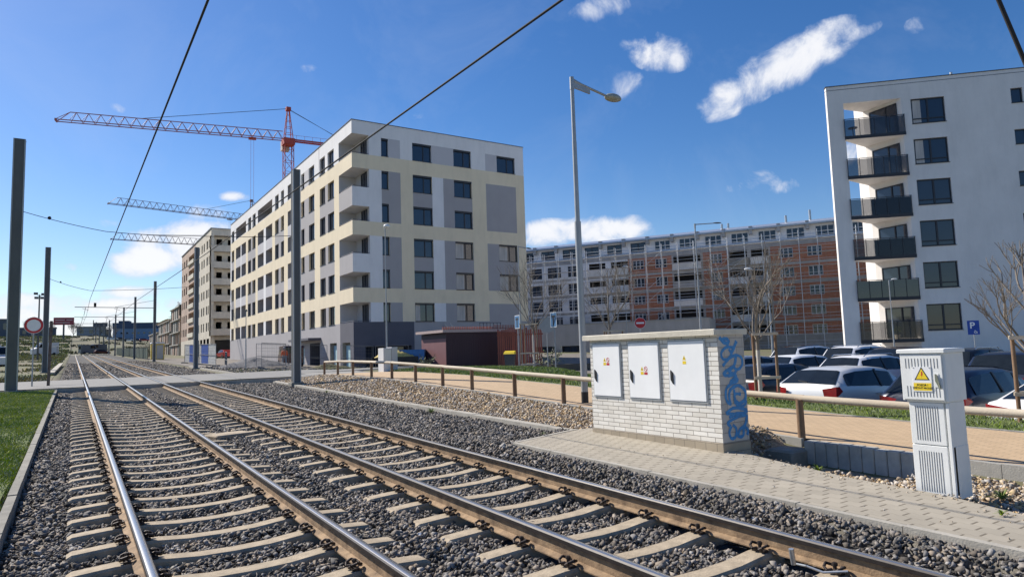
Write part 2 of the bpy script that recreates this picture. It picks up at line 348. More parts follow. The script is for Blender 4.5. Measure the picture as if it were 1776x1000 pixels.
# paved island with its kerb
def pave_material():
    m = bpy.data.materials.new('grey_pavers'); m.use_nodes = True; nt = m.node_tree; N = nt.nodes.new; L = nt.links.new; b = nt.nodes['Principled BSDF']; b.inputs['Roughness'].default_value = .92
    tc = N('ShaderNodeTexCoord'); sp = N('ShaderNodeSeparateXYZ'); L(tc.outputs['Object'], sp.inputs[0])
    def mt(op, a, b_=None, clamp=False):
        n = N('ShaderNodeMath'); n.operation = op; n.use_clamp = clamp
        for i, v in enumerate((a, b_)):
            if v is None: continue
            if isinstance(v, (int, float)): n.inputs[i].default_value = v
            else: L(v, n.inputs[i])
        return n.outputs[0]
    u = mt('DIVIDE', sp.outputs[0], .165); v = mt('DIVIDE', sp.outputs[1], .20); row = mt('FLOOR', u); fu = mt('FRACT', u)
    vv = mt('ADD', v, mt('MULTIPLY', mt('MODULO', row, 2), .5)); fv = mt('FRACT', vv); wig = mt('MULTIPLY', mt('SINE', mt('MULTIPLY', v, 6.2832*2)), .055)
    dash = mt('MULTIPLY', mt('LESS_THAN', mt('ABSOLUTE', mt('SUBTRACT', fv, .5)), .050), mt('LESS_THAN', mt('ABSOLUTE', mt('SUBTRACT', fu, .5)), .37))
    seam = mt('MULTIPLY', mt('LESS_THAN', mt('ABSOLUTE', mt('SUBTRACT', mt('FRACT', mt('ADD', mt('ADD', u, wig), .5)), .5)), .022), .35)
    j = mt('MAXIMUM', dash, seam)
    n = N('ShaderNodeTexNoise'); n.inputs['Scale'].default_value = 1.6; n.inputs['Detail'].default_value = 9; n.inputs['Roughness'].default_value = .7; L(tc.outputs['Object'], n.inputs['Vector'])
    w = N('ShaderNodeTexWhiteNoise'); w.noise_dimensions = '2D'; cb = N('ShaderNodeCombineXYZ'); L(row, cb.inputs[0]); L(mt('FLOOR', mt('ADD', vv, .5)), cb.inputs[1]); L(cb.outputs[0], w.inputs['Vector'])
    val = mt('ADD', mt('MULTIPLY', n.outputs[0], .42), mt('ADD', .72, mt('MULTIPLY', w.outputs['Value'], .14)))
    mx = N('ShaderNodeMix'); mx.data_type = 'RGBA'; mx.inputs[6].default_value = (.355, .315, .25, 1); mx.inputs[7].default_value = (.16, .135, .10, 1); L(j, mx.inputs[0])
    hv = N('ShaderNodeHueSaturation'); L(mx.outputs[2], hv.inputs['Color']); L(val, hv.inputs['Value']); L(hv.outputs[0], b.inputs['Base Color'])
    bp = N('ShaderNodeBump'); bp.inputs['Strength'].default_value = .6; bp.inputs['Distance'].default_value = .01; bp.invert = True; L(j, bp.inputs['Height']); L(bp.outputs[0], b.inputs['Normal']); return m
M_pave = pave_material()
def pave_z(X, Y): return T(Y)+.10+0*X
def pave_back(y): return float(np.interp(y, [2, 2.75, 3.5, 4.07, 4.7, 5.4, 6.4, 7.2], [7.1, 7.31, 7.56, 7.6, 7.66, 7.84, 8.08, 8.18]))
def pave_left(y): return float(np.interp(y, [9.45, 10.0], [6.18, 8.0]))
strip('pavement', pave_left, pave_back, [-3, 0, 2, 2.75, 3.5, 4.07, 4.7, 5.4, 6.4, 7.2, 9.45, 9.7, 9.99], pave_z, M_pave, 6)
def kerb_line(name, pts, w, h, m, seg=1.0, gap=.008, zf=None):
    b = MB(); 
    for (x0, y0), (x1, y1) in zip(pts, pts[1:]):
        L = math.hypot(x1-x0, y1-y0); n = max(1, round(L/seg)); d = Vector(((x1-x0)/L, (y1-y0)/L, 0)); s = L/n
        for k in range(n):
            a = Vector((x0, y0, 0))+d*(k*s+gap/2); c = Vector((x0, y0, 0))+d*((k+1)*s-gap/2); jz = random.uniform(-.006, .006)
            za = float(zf(a.x, a.y)); zc = float(zf(c.x, c.y))
            b.bar((a.x, a.y, za-h/2+jz), (c.x, c.y, zc-h/2+jz), w, h)
    return struct(b.build(name, m))
kerb_line('kerb', [(6.14, -3), (6.14, 9.45), (7.9, 10.02)], .08, .36, M_kerb, 1.0, zf=lambda x, y: T(y)+.104)
kerb_line('kerb', [(-.56, 2), (-.56, 34.0)], .09, .4, M_kerbd, 1.0, .014, zf=lambda x, y: T(y)+.10)
kerb_line('kerb', [(8.0, 9.95), (8.0, 20), (8.05, 33.0)], .2, .3, M_kerb, 1.0, zf=lambda x, y: T(y)+.05)
kerb_line('kerb', [(float(XF(y))-.06, y) for y in (-2, 4.7)], .1, .35, M_conc, 1.0, zf=lambda x, y: P(y)+.015)
kerb_line('kerb', [(float(XF(y))-.06, y) for y in (6.45, 12, 18, 24, 30, 33.8)], .1, .25, M_conc, 1.0, zf=lambda x, y: P(y)+.015)
kerb_line('kerb', [(float(XE(y))+.02, y) for y in (-2, 8, 16, 24, 34)], .06, .25, M_conc, 1.0, zf=lambda x, y: P(y)+.01)
kerb_line('kerb', [(8.45, 44), (8.45, 64)], .15, .3, M_kerb, 1.5, zf=lambda x, y: T(y)+.08)

# ---------------------------------------------------------------- rails
M_rust = mat('rail_rust', (.19, .12, .07), .85, 0, var=.35, scale=7, bump=.25, bscale=70, col2=(.40, .27, .155))
M_head = mat('rail_head', (.50, .47, .44), .27, .85, var=.12, scale=3, stretch=(1, .05, 1))
M_hshade = mat('rail_head_shade', (.035, .028, .026), .5, .2, var=.4, scale=10)  # near-black: shade on the head's sides and underside put into the colour
def rail(x, label):
    prof = [(-.07, -.172), (-.07, -.162), (-.012, -.142), (-.009, -.05), (-.034, -.044), (-.036, -.013), (-.027, -.002), (0, 0), (.027, -.002), (.036, -.013), (.034, -.044), (.009, -.056), (.012, -.142), (.07, -.162), (.07, -.172)]
    ys = np.concatenate([np.arange(-4, 34, 2), np.arange(34, 214, 6)]); n = len(prof); b = MB()
    vs = [(x+px, y, RH(y)+pz) for y in ys for px, pz in prof]
    for j in range(len(ys)-1):
        for k in range(n-1):
            mi = 1 if 6 <= k <= 7 else (2 if k in (3, 4, 9, 5, 8, 10) else 0)
            b.f.append((j*n+k, j*n+k+1, (j+1)*n+k+1, (j+1)*n+k)); b.m.append(mi); b.smooth.append(k in (6, 7))
    b.v = vs
    return tag(b.build('rail', [M_rust, M_head, M_hshade]), label, 'rail', 'running rails of the tram tracks')
rail(.520, 'leftmost steel rail, bordering the ballast beside the grass verge')
rail(2.018, 'right-hand rail of the left tram track, shiny head and rusty web')
rail(3.420, 'left-hand rail of the right tram track, third rail from the grass verge')
rail(4.918, 'rightmost steel rail, running nearest the paved strip and grey cabinets')

# sleepers
M_slp = mat('sleeper_concrete', (.40, .325, .23), .9, var=.28, scale=7, bump=.3, bscale=60, dirt=.4)
M_clip = mat('dark_steel', (.055, .042, .036), .6, .5, var=.3, scale=20)
def sleeper_mesh():
    b = MB(); xs = [-1.28, -1.24, -.95, -.80, -.60, -.3, 0, .3, .60, .80, .95, 1.24, 1.28]
    zt = [-.035, -.012, .006, .006, .004, -.025, -.032, -.025, .004, .006, .006, -.012, -.035]
    n = len(xs); vs = []
    for x, z in zip(xs, zt):
        vs += [(x, -.12, -.2), (x, -.10, z-.02), (x, -.082, z), (x, .082, z), (x, .10, z-.02), (x, .12, -.2)]
    fs = []
    for j in range(n-1):
        for k in range(5): fs.append((j*6+k, (j+1)*6+k, (j+1)*6+k+1, j*6+k+1))
    fs += [tuple(range(5, -1, -1)), tuple((n-1)*6+k for k in range(6))]
    return b.add(vs, fs)
def clip_mesh(side):
    b = MB(); s = side
    b.box(min(s*.075, s*.13), max(s*.075, s*.13), -.06, .06, 0, .022)
    for e in (-1, 1):
        pts = [(s*.05, e*.02, .04), (s*.06, e*.055, .05), (s*.10, e*.075, .065), (s*.145, e*.06, .05), (s*.155, e*.03, .03), (s*.12, e*.012, .035)]
        b.path(pts, .011, 6)
    b.tube((s*.1, 0, 0), (s*.1, 0, .085), .014, n=6); b.tube((s*.1, 0, .06), (s*.1, 0, .08), .022, n=6)
    return b
LS = {1.269: 'weathered concrete sleeper in the ballast under the left tram track', 4.169: 'weathered concrete sleeper in the ballast under the right tram track'}
def sleeper(cx, y, near):
    global SL_PROTO
    lab = LS[cx]; grp = 'concrete sleepers of the left track' if cx < 2 else 'concrete sleepers of the right track'
    pr = SL_PROTO[near]
    o = dup(pr, (cx, y, RH(y)-.175), R_(random.uniform(-.35, .35)), lab, grp); return o
me_s = sleeper_mesh()
SL_PROTO = {}
r0 = me_s.build('sleeper', M_slp); r0.location = (1.269, .06, RH(.06)-.175); tag(r0, LS[1.269], 'sleeper', 'concrete sleepers of the left track')
SL_PROTO[False] = r0
r1 = r0.copy(); COL.objects.link(r1); r1.location = (4.169, 1.08, RH(1.08)-.175); r1['label'] = LS[4.169]; r1['group'] = 'concrete sleepers of the right track'
for rx in (-.749, .749):
    for s in (-1, 1):
        c = clip_mesh(s).build('rail_clip', M_clip, r1); c.location = (rx, 0, .003)
SL_PROTO[True] = r1

PITCH_S = .662; Y_L, Y_R = .72, 1.08
for cx, y0 in ((1.269, Y_L), (4.169, Y_R)):
    for k in range(50):
        y = y0+PITCH_S*k
        if y < 33.7 and not (cx > 2 and k == 0): sleeper(cx, y, y < 19)
    for k in range(78): sleeper(cx, 43.4+PITCH_S*k, False)

# ---------------------------------------------------------------- stones
def stone_protos(n, flat, seed):
    r = random.Random(seed); out = []
    for _ in range(n):
        bm = bmesh.new()
        for k in range(9):
            v = Vector((r.gauss(0, 1), r.gauss(0, 1), r.gauss(0, 1))).normalized()*r.uniform(.75, 1.05); bm.verts.new((v.x, v.y*.8, v.z*flat))
        res = bmesh.ops.convex_hull(bm, input=bm.verts)
        bmesh.ops.delete(bm, geom=[e for e in res['geom_interior'] if isinstance(e, bmesh.types.BMVert)], context='VERTS')
        bmesh.ops.triangulate(bm, faces=bm.faces); bm.verts.index_update()
        out.append((np.array([v.co[:] for v in bm.verts]), np.array([[v.index for v in f.verts] for f in bm.faces]))); bm.free()
    return out
def stones(name, X, Y, Z, size, protos, mats, tilt=.75):
    n = len(X); pid = rng.integers(0, len(protos), n); Vs = []; Fs = []; off = 0
    for k, (pv, pf) in enumerate(protos):
        ix = np.where(pid == k)[0]; m = len(ix)
        if not m: continue
        a = rng.uniform(0, 2*np.pi, m); bb = rng.normal(0, tilt, m); c = rng.normal(0, tilt, m)
        ca, sa, cb, sb, cc, sc_ = np.cos(a), np.sin(a), np.cos(bb), np.sin(bb), np.cos(c), np.sin(c)
        Rz = np.zeros((m, 3, 3)); Rz[:, 0, 0] = ca; Rz[:, 0, 1] = -sa; Rz[:, 1, 0] = sa; Rz[:, 1, 1] = ca; Rz[:, 2, 2] = 1
        Rx = np.zeros((m, 3, 3)); Rx[:, 0, 0] = 1; Rx[:, 1, 1] = cb; Rx[:, 1, 2] = -sb; Rx[:, 2, 1] = sb; Rx[:, 2, 2] = cb
        Ry = np.zeros((m, 3, 3)); Ry[:, 0, 0] = cc; Ry[:, 0, 2] = sc_; Ry[:, 2, 0] = -sc_; Ry[:, 2, 2] = cc; Ry[:, 1, 1] = 1
        M = Rz @ Rx @ Ry; s = (size[ix]*rng.lognormal(0, .28, m))[:, None, None]
        V = np.einsum('mij,mvj->mvi', M, np.repeat(pv[None]*1.0, m, 0)*s) + np.stack([X[ix], Y[ix], Z[ix]], 1)[:, None, :]
        nv = len(pv); F = pf[None] + (np.arange(m)*nv)[:, None, None] + off; off += m*nv
        Vs.append(V.reshape(-1, 3)); Fs.append(F.reshape(-1, 3))
    o = bigmesh(name, np.concatenate(Vs), np.concatenate(Fs), mats); o['kind'] = 'stuff'; return o
def visible(X, Y, Z, margin=.35):
    P_ = np.stack([X, Y, Z], 1); z = P_ @ np.array(Fw); x = (P_ @ np.array(Rt))/z; y = (P_ @ np.array(Up))/z
    return (z > .3) & (np.abs(x) < .762+margin) & (np.abs(y) < .43+margin)
SB = stone_protos(10, .62, 3)
def scatter(bands, x0, x1):
    Xs = []; Ys = []; Ss = []
    for ya, yb, dens, s in bands:
        n = int((x1-x0)*(yb-ya)*dens); Xs.append(rng.uniform(x0, x1, n)); Ys.append(rng.uniform(ya, yb, n)); Ss.append(np.full(n, s))
    return np.concatenate(Xs), np.concatenate(Ys), np.concatenate(Ss)
X, Y, Sz = scatter([(.2, 8, 820, .032), (8, 16, 520, .037), (16, 33.9, 270, .045), (42.8, 60, 80, .07), (60, 100, 30, .09)], -.5, 7.95)
keep = np.ones(len(X), bool)
def dist_s(y0): ph = (Y-y0) % PITCH_S; return np.minimum(ph, PITCH_S-ph)
insl = ((np.abs(X-1.269) < 1.27) & (dist_s(Y_L) < .106)) | ((X > 3.08) & (X < 5.3) & (dist_s(Y_R) < .106))
rag = rng.uniform(0, 1, len(X))
keep &= ~(insl & (rag > .004))
for rx in (.520, 2.018, 3.420, 4.918): keep &= np.abs(X-rx) > .095
keep &= ~((X > 6.09) & (Y < 9.5)); keep &= ~((X > np.interp(Y, [9.45, 10.05], [6.1, 8.0])-.06) & (Y < 10.06))
keep &= ~((np.abs(X-8.13) < .35) & (np.abs(Y-29.7) < .3))
wave = .018*np.sin(X*1.7+Y*.6)+.012*np.sin(X*4.1-Y*2.3)
shoulder = .05*np.exp(-((X-5.75)/.35)**2)+.02*np.exp(-((X-2.72)/.25)**2)+.075*sm(5.3, 6.0, X)*(Y < 10.5)
gauge = np.clip(1.45-np.minimum(np.abs(X-1.269), np.abs(X-4.169)), 0, .2)/.2
Z = T(Y)-.058-.020*gauge+rng.uniform(0, .03, len(X))+wave*.5+shoulder-.012*(Sz > .04)*gauge
k = keep & visible(X, Y, Z)
M_st = mat('ballast_stone', (.125, .12, .117), .85, var=.35, scale=2.2, island=.78, bump=.2, bscale=60, col2=(.26, .225, .19))
stones('ballast', X[k], Y[k], Z[k], Sz[k], SB, [M_st])
M_tst = mat('tan_stone', (.38, .285, .19), .9, var=.22, scale=5, island=.45, col2=(.52, .44, .34))
X, Y, Sz = scatter([(-1, 8, 520, .034), (8, 16, 420, .036), (16, 33.6, 240, .045)], 7.3, 10.4)
in_front = (X < 8.1) & ~((Y < 6.9) & (X > np.interp(Y, [2, 2.75, 3.5, 4.07, 4.7, 5.4, 6.4, 7.2], [7.1, 7.31, 7.56, 7.6, 7.66, 7.84, 8.08, 8.18])+.04))
keep = (X < XF(Y)-.13) & ~in_front & ~((Y > 6.55) & (Y < 10.0) & (X < 8.52)) & ~((Y > 3.4) & (Y < 3.95) & (X > 7.55) & (X < 8.05)) & ~((Y > 4.75) & (Y < 6.4) & (X > 9.2)) & ~((Y > 6.3) & (Y < 6.75) & (X > 8.9) & (X < 9.5)) & ~((Y < 6.9) & (Y > 4.7) & (X > 8.1) & (rng.uniform(0, 1, len(X)) < .6))
Zb = np.where(Y > 10, H(X, Y), T(Y)-.04+.3*sm(8.9, 9.5, X)*sm(6.3, 7.2, Y))
keep &= ~((Y > 4.5) & (Y < 6.6) & (X > 8.4)); Z = Zb + rng.uniform(-.01, .035, len(X)); k = keep & visible(X, Y, Z)
stones('gravel', X[k], Y[k], Z[k], Sz[k], SB, [M_tst])
# pebbles strayed onto the paving and white kerb
X, Y, Sz = scatter([(1.5, 10, 5, .012)], 6.3, 7.3); stones('stray_gravel', X, Y, T(Y)+.106, Sz, SB, [M_tst])
X, Y, Sz = scatter([(10.5, 30, 7, .018)], 7.9, 8.1); stones('stray_gravel', X, Y, T(Y)+.063, Sz, SB, [M_st])
X, Y, Sz = scatter([(1.5, 6.6, 110, .016)], 0, .3); X = X+np.interp(Y, [2, 2.75, 3.5, 4.07, 4.7, 5.4, 6.4, 7.2], [7.1, 7.31, 7.56, 7.6, 7.66, 7.84, 8.08, 8.18])-.22; stones('stray_gravel', X, Y, T(Y)+.102, Sz, SB, [M_tst])

# ---------------------------------------------------------------- grass blades
def blades(name, X, Y, Z, h, w, m):
    n = len(X); a = rng.uniform(0, 2*np.pi, n); lean = rng.normal(0, .5, (n, 2)); hh = h*rng.uniform(.5, 1.3, n)
    dx, dy = np.cos(a)*w, np.sin(a)*w
    V = np.zeros((n, 3, 3)); V[:, 0] = np.stack([X-dx, Y-dy, Z], 1); V[:, 1] = np.stack([X+dx, Y+dy, Z], 1)
    V[:, 2] = np.stack([X+lean[:, 0]*hh, Y+lean[:, 1]*hh, Z+hh], 1)
    o = bigmesh(name, V.reshape(-1, 3), np.arange(3*n).reshape(-1, 3), [m]); o['kind'] = 'stuff'; return o
M_bl = mat('grass_blade', (.27, .37, .045), .7, var=.3, scale=.9, island=.35, col2=(.42, .44, .10), spec=.3)
M_bl2 = mat('grass_blade_dull', (.16, .25, .045), .7, var=.3, scale=.7, island=.4, col2=(.24, .29, .07), spec=.3)
n = 260000; Y = 5+29*rng.uniform(0, 1, n)**1.0; X = rng.uniform(-5, -.62, n); Z = T(Y)+.05
k = visible(X, Y, Z, .1); patch = (np.sin(X*3.1+Y*1.3)+np.sin(X*1.1-Y*2.1)+rng.normal(0, 1.2, n)) > -2.1
k &= patch; hh = .035+.0012*Y[k]; o = blades('grass', X[k], Y[k], Z[k], hh, .006+.0006*Y[k], M_bl)
n = 110000; Y = rng.uniform(0, 34.4, n); X = rng.uniform(12.3, 19.6, n); k = (X > XE(Y)+.03) & (X < XG(Y)+.5); X, Y = X[k], Y[k]; Z = H(X, Y)-.01; k = visible(X, Y, Z, .1)
blades('grass', X[k], Y[k], Z[k], .05+.0008*Y[k], .008+.0003*Y[k], M_bl2)
def weed(x, y, z, r, n, lab):
    b = MB()
    for _ in range(n):
        a = random.uniform(0, 6.28); l = r*random.uniform(.5, 1.1); e = random.uniform(.2, 1.2); w = .008
        p = Vector((math.cos(a)*l*math.cos(e), math.sin(a)*l*math.cos(e), l*math.sin(e)*.8)); s_ = Vector((-math.sin(a), math.cos(a), 0))*w
        mid = p*.5+Vector((0, 0, .015)); b.add([(0, 0, 0), mid-s_, p, mid+s_], [(0, 1, 2, 3)])
    o = b.build('weed', M_bl2); o.location = (x, y, z); return tag(o, lab, 'weed', 'weeds sprouting in the gravel')
weed(7.95, 5.2, T(5.2)+.04, .14, 40, 'small green weed at the foot of the grey palisade blocks')
weed(8.25, 3.3, T(3.3)+.0, .16, 60, 'green weed tuft in tan gravel right of the tall grey cabinet')
weed(7.65, 15.6, T(15.6)-.02, .2, 80, 'low green weed in dark ballast beside the pale kerb')
weed(7.1, 2.85, T(2.85)+.105, .08, 25, 'tiny sprout on the paving in front of the tall grey cabinet')
weed(5.7, 2.05, T(2)+.06, .12, 30, 'dry weed between ballast and kerb at the bottom right corner')
for (x, y, lab) in ((7.8, 24.5, 'thin weed in the ballast between the mast and the pale kerb'), (7.3, 10.25, 'weed patch in ballast at the tip of the paved strip')):
    weed(x, y, T(y)-.01, .16, 50, lab)

# ================================================================ buildings
M_white = mat('white_render', (.78, .765, .765), .85, var=.03, scale=.6, bump=.08, bscale=90, dirt=.12)
M_cream = mat('cream_render', (.80, .685, .50), .85, var=.04, scale=.6, bump=.08, bscale=90, dirt=.12)
M_lilac = mat('light_grey_render', (.53, .515, .535), .85, var=.03, scale=.6, bump=.08, bscale=90, dirt=.05)
M_grey = mat('grey_render', (.385, .365, .37), .85, var=.04, scale=.6, bump=.08, bscale=90, dirt=.05)
M_dark = mat('anthracite_render', (.10, .10, .125), .8, var=.08, scale=.8, bump=.08, bscale=60)
M_frame = mat('dark_frame', (.022, .024, .032), .45, var=.1)
M_glass = mat('window_glass', (.02, .03, .05), .03, var=.3, scale=.25, spec=.75)
M_curt = mat('curtain', (.48, .45, .42), .8, var=.25, scale=9, stretch=(1, 1, .05))
M_roof = mat('roof_sheet', (.30, .30, .31), .5, .4, var=.1)
M_cyan = mat('pale_blue_door', (.42, .60, .64), .6, var=.06, scale=2)
M_metal = mat('galvanised_steel', (.42, .44, .46), .42, .7, var=.12, scale=8)
M_rail = mat('railing_metal', (.10, .10, .12), .5, .4, var=.1)

class Facade:
    """wall plane with rectangular openings: org + u*dir, z up, outward normal n"""
    def __init__(s, org, u, n): s.o = Vector(org); s.u = Vector(u).normalized(); s.n = Vector(n).normalized()
    def p(s, u, z, d=0): return s.o + s.u*u + Vector((0, 0, z)) - s.n*d
    def wall(s, mb, U, Z, opens, color, depth=.22, reveal=None, skip=None):
        us = sorted(set([round(x, 3) for x in U] + [round(v, 3) for o in opens for v in o[:2]]))
        zs = sorted(set([round(x, 3) for x in Z] + [round(v, 3) for o in opens for v in o[2:4]]))
        flip = s.u.cross(Vector((0, 0, 1))).dot(s.n) < 0
        for u0, u1 in zip(us, us[1:]):
            for z0, z1 in zip(zs, zs[1:]):
                uc, zc = (u0+u1)/2, (z0+z1)/2
                if any(o[0] < uc < o[1] and o[2] < zc < o[3] for o in opens): continue
                if skip and skip(uc, zc): continue
                q = [s.p(u0, z0), s.p(u1, z0), s.p(u1, z1), s.p(u0, z1)]
                if flip: q.reverse()
                mb.quad(*q, mi=color(uc, zc))
        for o in opens:
            u0, u1, z0, z1 = o[:4]; d = o[4] if len(o) > 4 else depth
            mi = o[5] if len(o) > 5 and depth == .22 else (reveal if reveal is not None else color((u0+u1)/2, z1+.05))
            for a, c in (((u0, z0), (u1, z0)), ((u1, z0), (u1, z1)), ((u1, z1), (u0, z1)), ((u0, z1), (u0, z0))):
                mb.quad(s.p(*a), s.p(*c), s.p(*c, d), s.p(*a, d), mi=mi)
            if len(o) > 5: mb.quad(s.p(u0, z0, d), s.p(u1, z0, d), s.p(u1, z1, d), s.p(u0, z1, d), mi=o[5])
    def slab(s, mb, u0, u1, z0, z1, d0, d1, mi=0):          # box d0 (outer, may be negative) to d1
        a, c = s.p(u0, z0, d0), s.p(u1, z0, d1); up = Vector((0, 0, z1-z0))
        b0 = s.p(u1, z0, d0); b1 = s.p(u0, z0, d1)
        vs = [a, b0, c, b1, a+up, b0+up, c+up, b1+up]
        mb.add(vs, [(0, 3, 2, 1), (4, 5, 6, 7), (0, 1, 5, 4), (1, 2, 6, 5), (2, 3, 7, 6), (3, 0, 4, 7)], mi)
WIN_CACHE = {}
def window(fc, u0, u1, z0, z1, parent, depth=.16, split=(.58,), fr=.07, fmat=None, gmat=None, curtain=0, transom=None, name='window', sill=True):
    """window frame mesh (local axes) + pane as its child; shared between equal windows"""
    w, h = round(u1-u0, 2), round(z1-z0, 2); fmat = fmat or M_frame; gmat = gmat or M_glass
    key = (w, h, tuple(split), fr, fmat.name, gmat.name, curtain, transom, sill)
    if key not in WIN_CACHE:
        f = MB(); t = .07
        f.box(0, w, 0, t, 0, fr); f.box(0, w, 0, t, h-fr, h); f.box(0, fr, 0, t, fr, h-fr); f.box(w-fr, w, 0, t, fr, h-fr)
        for sp in split: f.box(w*sp-fr*.7, w*sp+fr*.7, -.004, t-.01, fr, h-fr)
        if transom: f.box(fr, w-fr, -.003, t-.01, h*transom-fr*.5, h*transom+fr*.5)
        if sill: f.box(-.02, w+.02, -depth-.05, .02, -.035, -.002)
        g = MB(); g.add([(fr*.5, .045, fr*.5), (w-fr*.5, .045, fr*.5), (w-fr*.5, .045, h-fr*.5), (fr*.5, .045, h-fr*.5)], [(0, 1, 2, 3)])
        if curtain: g.box(w*.06, w*(.30 if curtain == 1 else .5), .03, .044, fr, h-fr, 1)
        fo = f.build(name, fmat); go = g.build('pane', [gmat, M_curt]); WIN_CACHE[key] = (fo.data, go.data)
        bpy.data.objects.remove(fo); bpy.data.objects.remove(go)
    fd, gd = WIN_CACHE[key]
    o = bpy.data.objects.new(name, fd); COL.objects.link(o); o.parent = parent
    o.matrix_local = Matrix(((fc.u.x, -fc.n.x, 0, 0), (fc.u.y, -fc.n.y, 0, 0), (0, 0, 1, 0), (0, 0, 0, 1)))
    o.location = fc.p(u0, z0, depth)
    g_ = bpy.data.objects.new('pane', gd); COL.objects.link(g_); g_.parent = o
    return o

# ---------------- the cream and grey apartment block
def main_block():
    X0, Y0, XR, YB = 20.9, 57.9, 39.85, 114.2; DEEP = 17.0
    t = thing('apartment_block', 'long cream and grey apartment block with corner balconies, beyond the dark red shed', 'apartment block')
    MM = [M_white, M_cream, M_lilac, M_grey, M_dark, M_conc]
    fr = Facade((X0, Y0, 0), (1, 0, 0), (0, -1, 0)); fl = Facade((X0, Y0, 0), (0, 1, 0), (-1, 0, 0))
    tops = [20.18, 17.05, 13.95, 10.85, 7.77, 4.72]; bots = [18.45, 15.33, 12.22, 9.12, 6.05, 2.95]
    GB = -1.9; L = YB-Y0; W = XR-X0
    def band(z): return (17.05 < z < 18.4) or (10.85 < z < 12.15) or (4.72 < z < 6.04)
    def colR(u, z):
        if z > 18.4: return 2 if ((3.56 < u < 4.76 or 8.05 < u < 10.48 or 14.2 < u < 15.55) and z < 20.2) else 0
        if z < 2.95: return 4 if (u < 5.9 and z > .9) else (3 if u > 5.9 else 4)
        if band(z): return 1
        if u < 2.85: return 0
        if u < 4.76: return 3
        if u < 6.03: return 1
        if u < 8.08: return 3
        if u < 9.3: return 0
        if u < 12.55: return 3
        if u < 14.2: return 1
        if u < 17.88: return 3
        return 1
    opR = []
    wins = []
    for k, (zt, zb) in enumerate(zip(tops, bots)):
        ws = [(2.85, 3.56), (6.03, 8.07), (10.5, 12.52)]
        if k in (0, 3, 4): ws.append((15.58, 17.85))
        for a, c in ws: opR.append((a, c, zb, zt, .2)); wins.append((fr, a, c, zb, zt, k))
    gopR = [(1.1, 3.0, -1.9, .75), (3.3, 5.6, -1.9, .75), (13, 14.6, -1.9, .6)]
    for o in gopR: opR.append((*o, 1.2, 4))
    void = []                                               # corner loggias: z of openings
    for zt, zp in zip([20.24, 17.05, 13.5+3.55-3.1, 10.85, 7.77-.0, 4.72], [18.4, 15.3, 12.15, 9.15, 6.04, 2.95]): void.append((zp, zt))
    void = [(18.4, 20.24), (15.3, 17.05), (12.15, 13.52), (9.15, 10.85), (6.04, 7.45), (2.95, 4.72)]
    mb = MB()
    skipR = lambda u, z: u < 1.63 and any(a < z < c for a, c in void)
    fr.wall(mb, [0, 1.63, 2.85, 3.56, 4.76, 5.9, 6.03, 8.08, 9.3, 10.48, 12.55, 14.2, 15.55, 17.88, W], [GB, .9, 2.95, 4.72, 6.04, 10.85, 12.15, 17.05, 18.4, 20.2, 21.5]+[v for p in void for v in p], opR, colR, skip=skipR)
    # left facade
    cols = [(5.05, 6.95, 'w'), (7.8, 9.55, 'w'), (11.4, 13.4, 'w'), (15.07, 16.3, 'w'), (19.4, 21.9, 'l'), (23.6, 25.0, 'w'), (26.1, 27.9, 'w'), (29.3, 32.7, 'l'), (33.9, 37.3, 'l'), (38.65, 40.6, 'w'), (41.5, 43.5, 'w'), (44.85, 48.0, 'l'), (48.6, 52.1, 'l'), (53.5, 55.5, 'w')]
    def colL(u, z):
        if z > 18.4: return 2 if (13.4 < u < 15.1 and z < 20.2) or (9.55 < u < 9.9) else 0
        if z < 2.95: return 3 if u > 3.6 else 4
        if band(z): return 1
        yel = [(3.6, 5.05), (9.55, 11.4), (21.9, 23.6), (27.9, 29.3), (37.3, 38.65), (43.5, 44.85), (52.1, 53.5)]
        if any(a < u < c for a, c in yel): return 1
        if 32.7 < u < 33.9 or 48.0 < u < 48.6 or 17 < u < 19.4 or u > 55.5: return 0
        if any(a < u < c for a, c, k in cols if k == 'l'): return 2
        return 3
    opL = []
    for k, (zt, zb) in enumerate(zip(tops, bots)):
        for a, c, ty in cols:
            if k == 0 and ty == 'l' and a in (33.9, 48.6): continue
            if k == 0 and a == 29.3: c = 37.3
            if k == 0 and a == 44.85: c = 52.1
            if k == 5 and a == 7.8: pass
            if ty == 'w': opL.append((a, c, zb, zt, .22)); wins.append((fl, a, c, zb, zt, k))
            else: opL.append((a, c, zb-.0, zt+.02, 1.5, 3)); wins.append((fl, a+.35, a+1.35, zb-.0, zt-.05, -1))  # loggia insides grey: the shade over the cream is put into the colour
    gl = [(.9, 3.0, -1.9, 1.15), (4.6, 6.6, -1.9, 1.2), (9.8, 13.2, -1.9, 1.35), (15.2, 17.0, -1.9, 1.2)]
    for o in gl: opL.append((*o, .5 if o[0] != 9.8 else 3, 5 if o[0] != 9.8 else 4))
    skipL = lambda u, z: u < 3.6 and any(a < z < c for a, c in void)
    us = [0, 3.6, L]+[v for a, c, _ in cols for v in (a, c)]+[17, 55.5, 9.9]
    fl.wall(mb, us, [GB, .9, 2.95, 4.72, 6.04, 10.85, 12.15, 17.05, 18.4, 20.2, 21.5]+[v for p in void for v in p], opL, colL, skip=skipL)
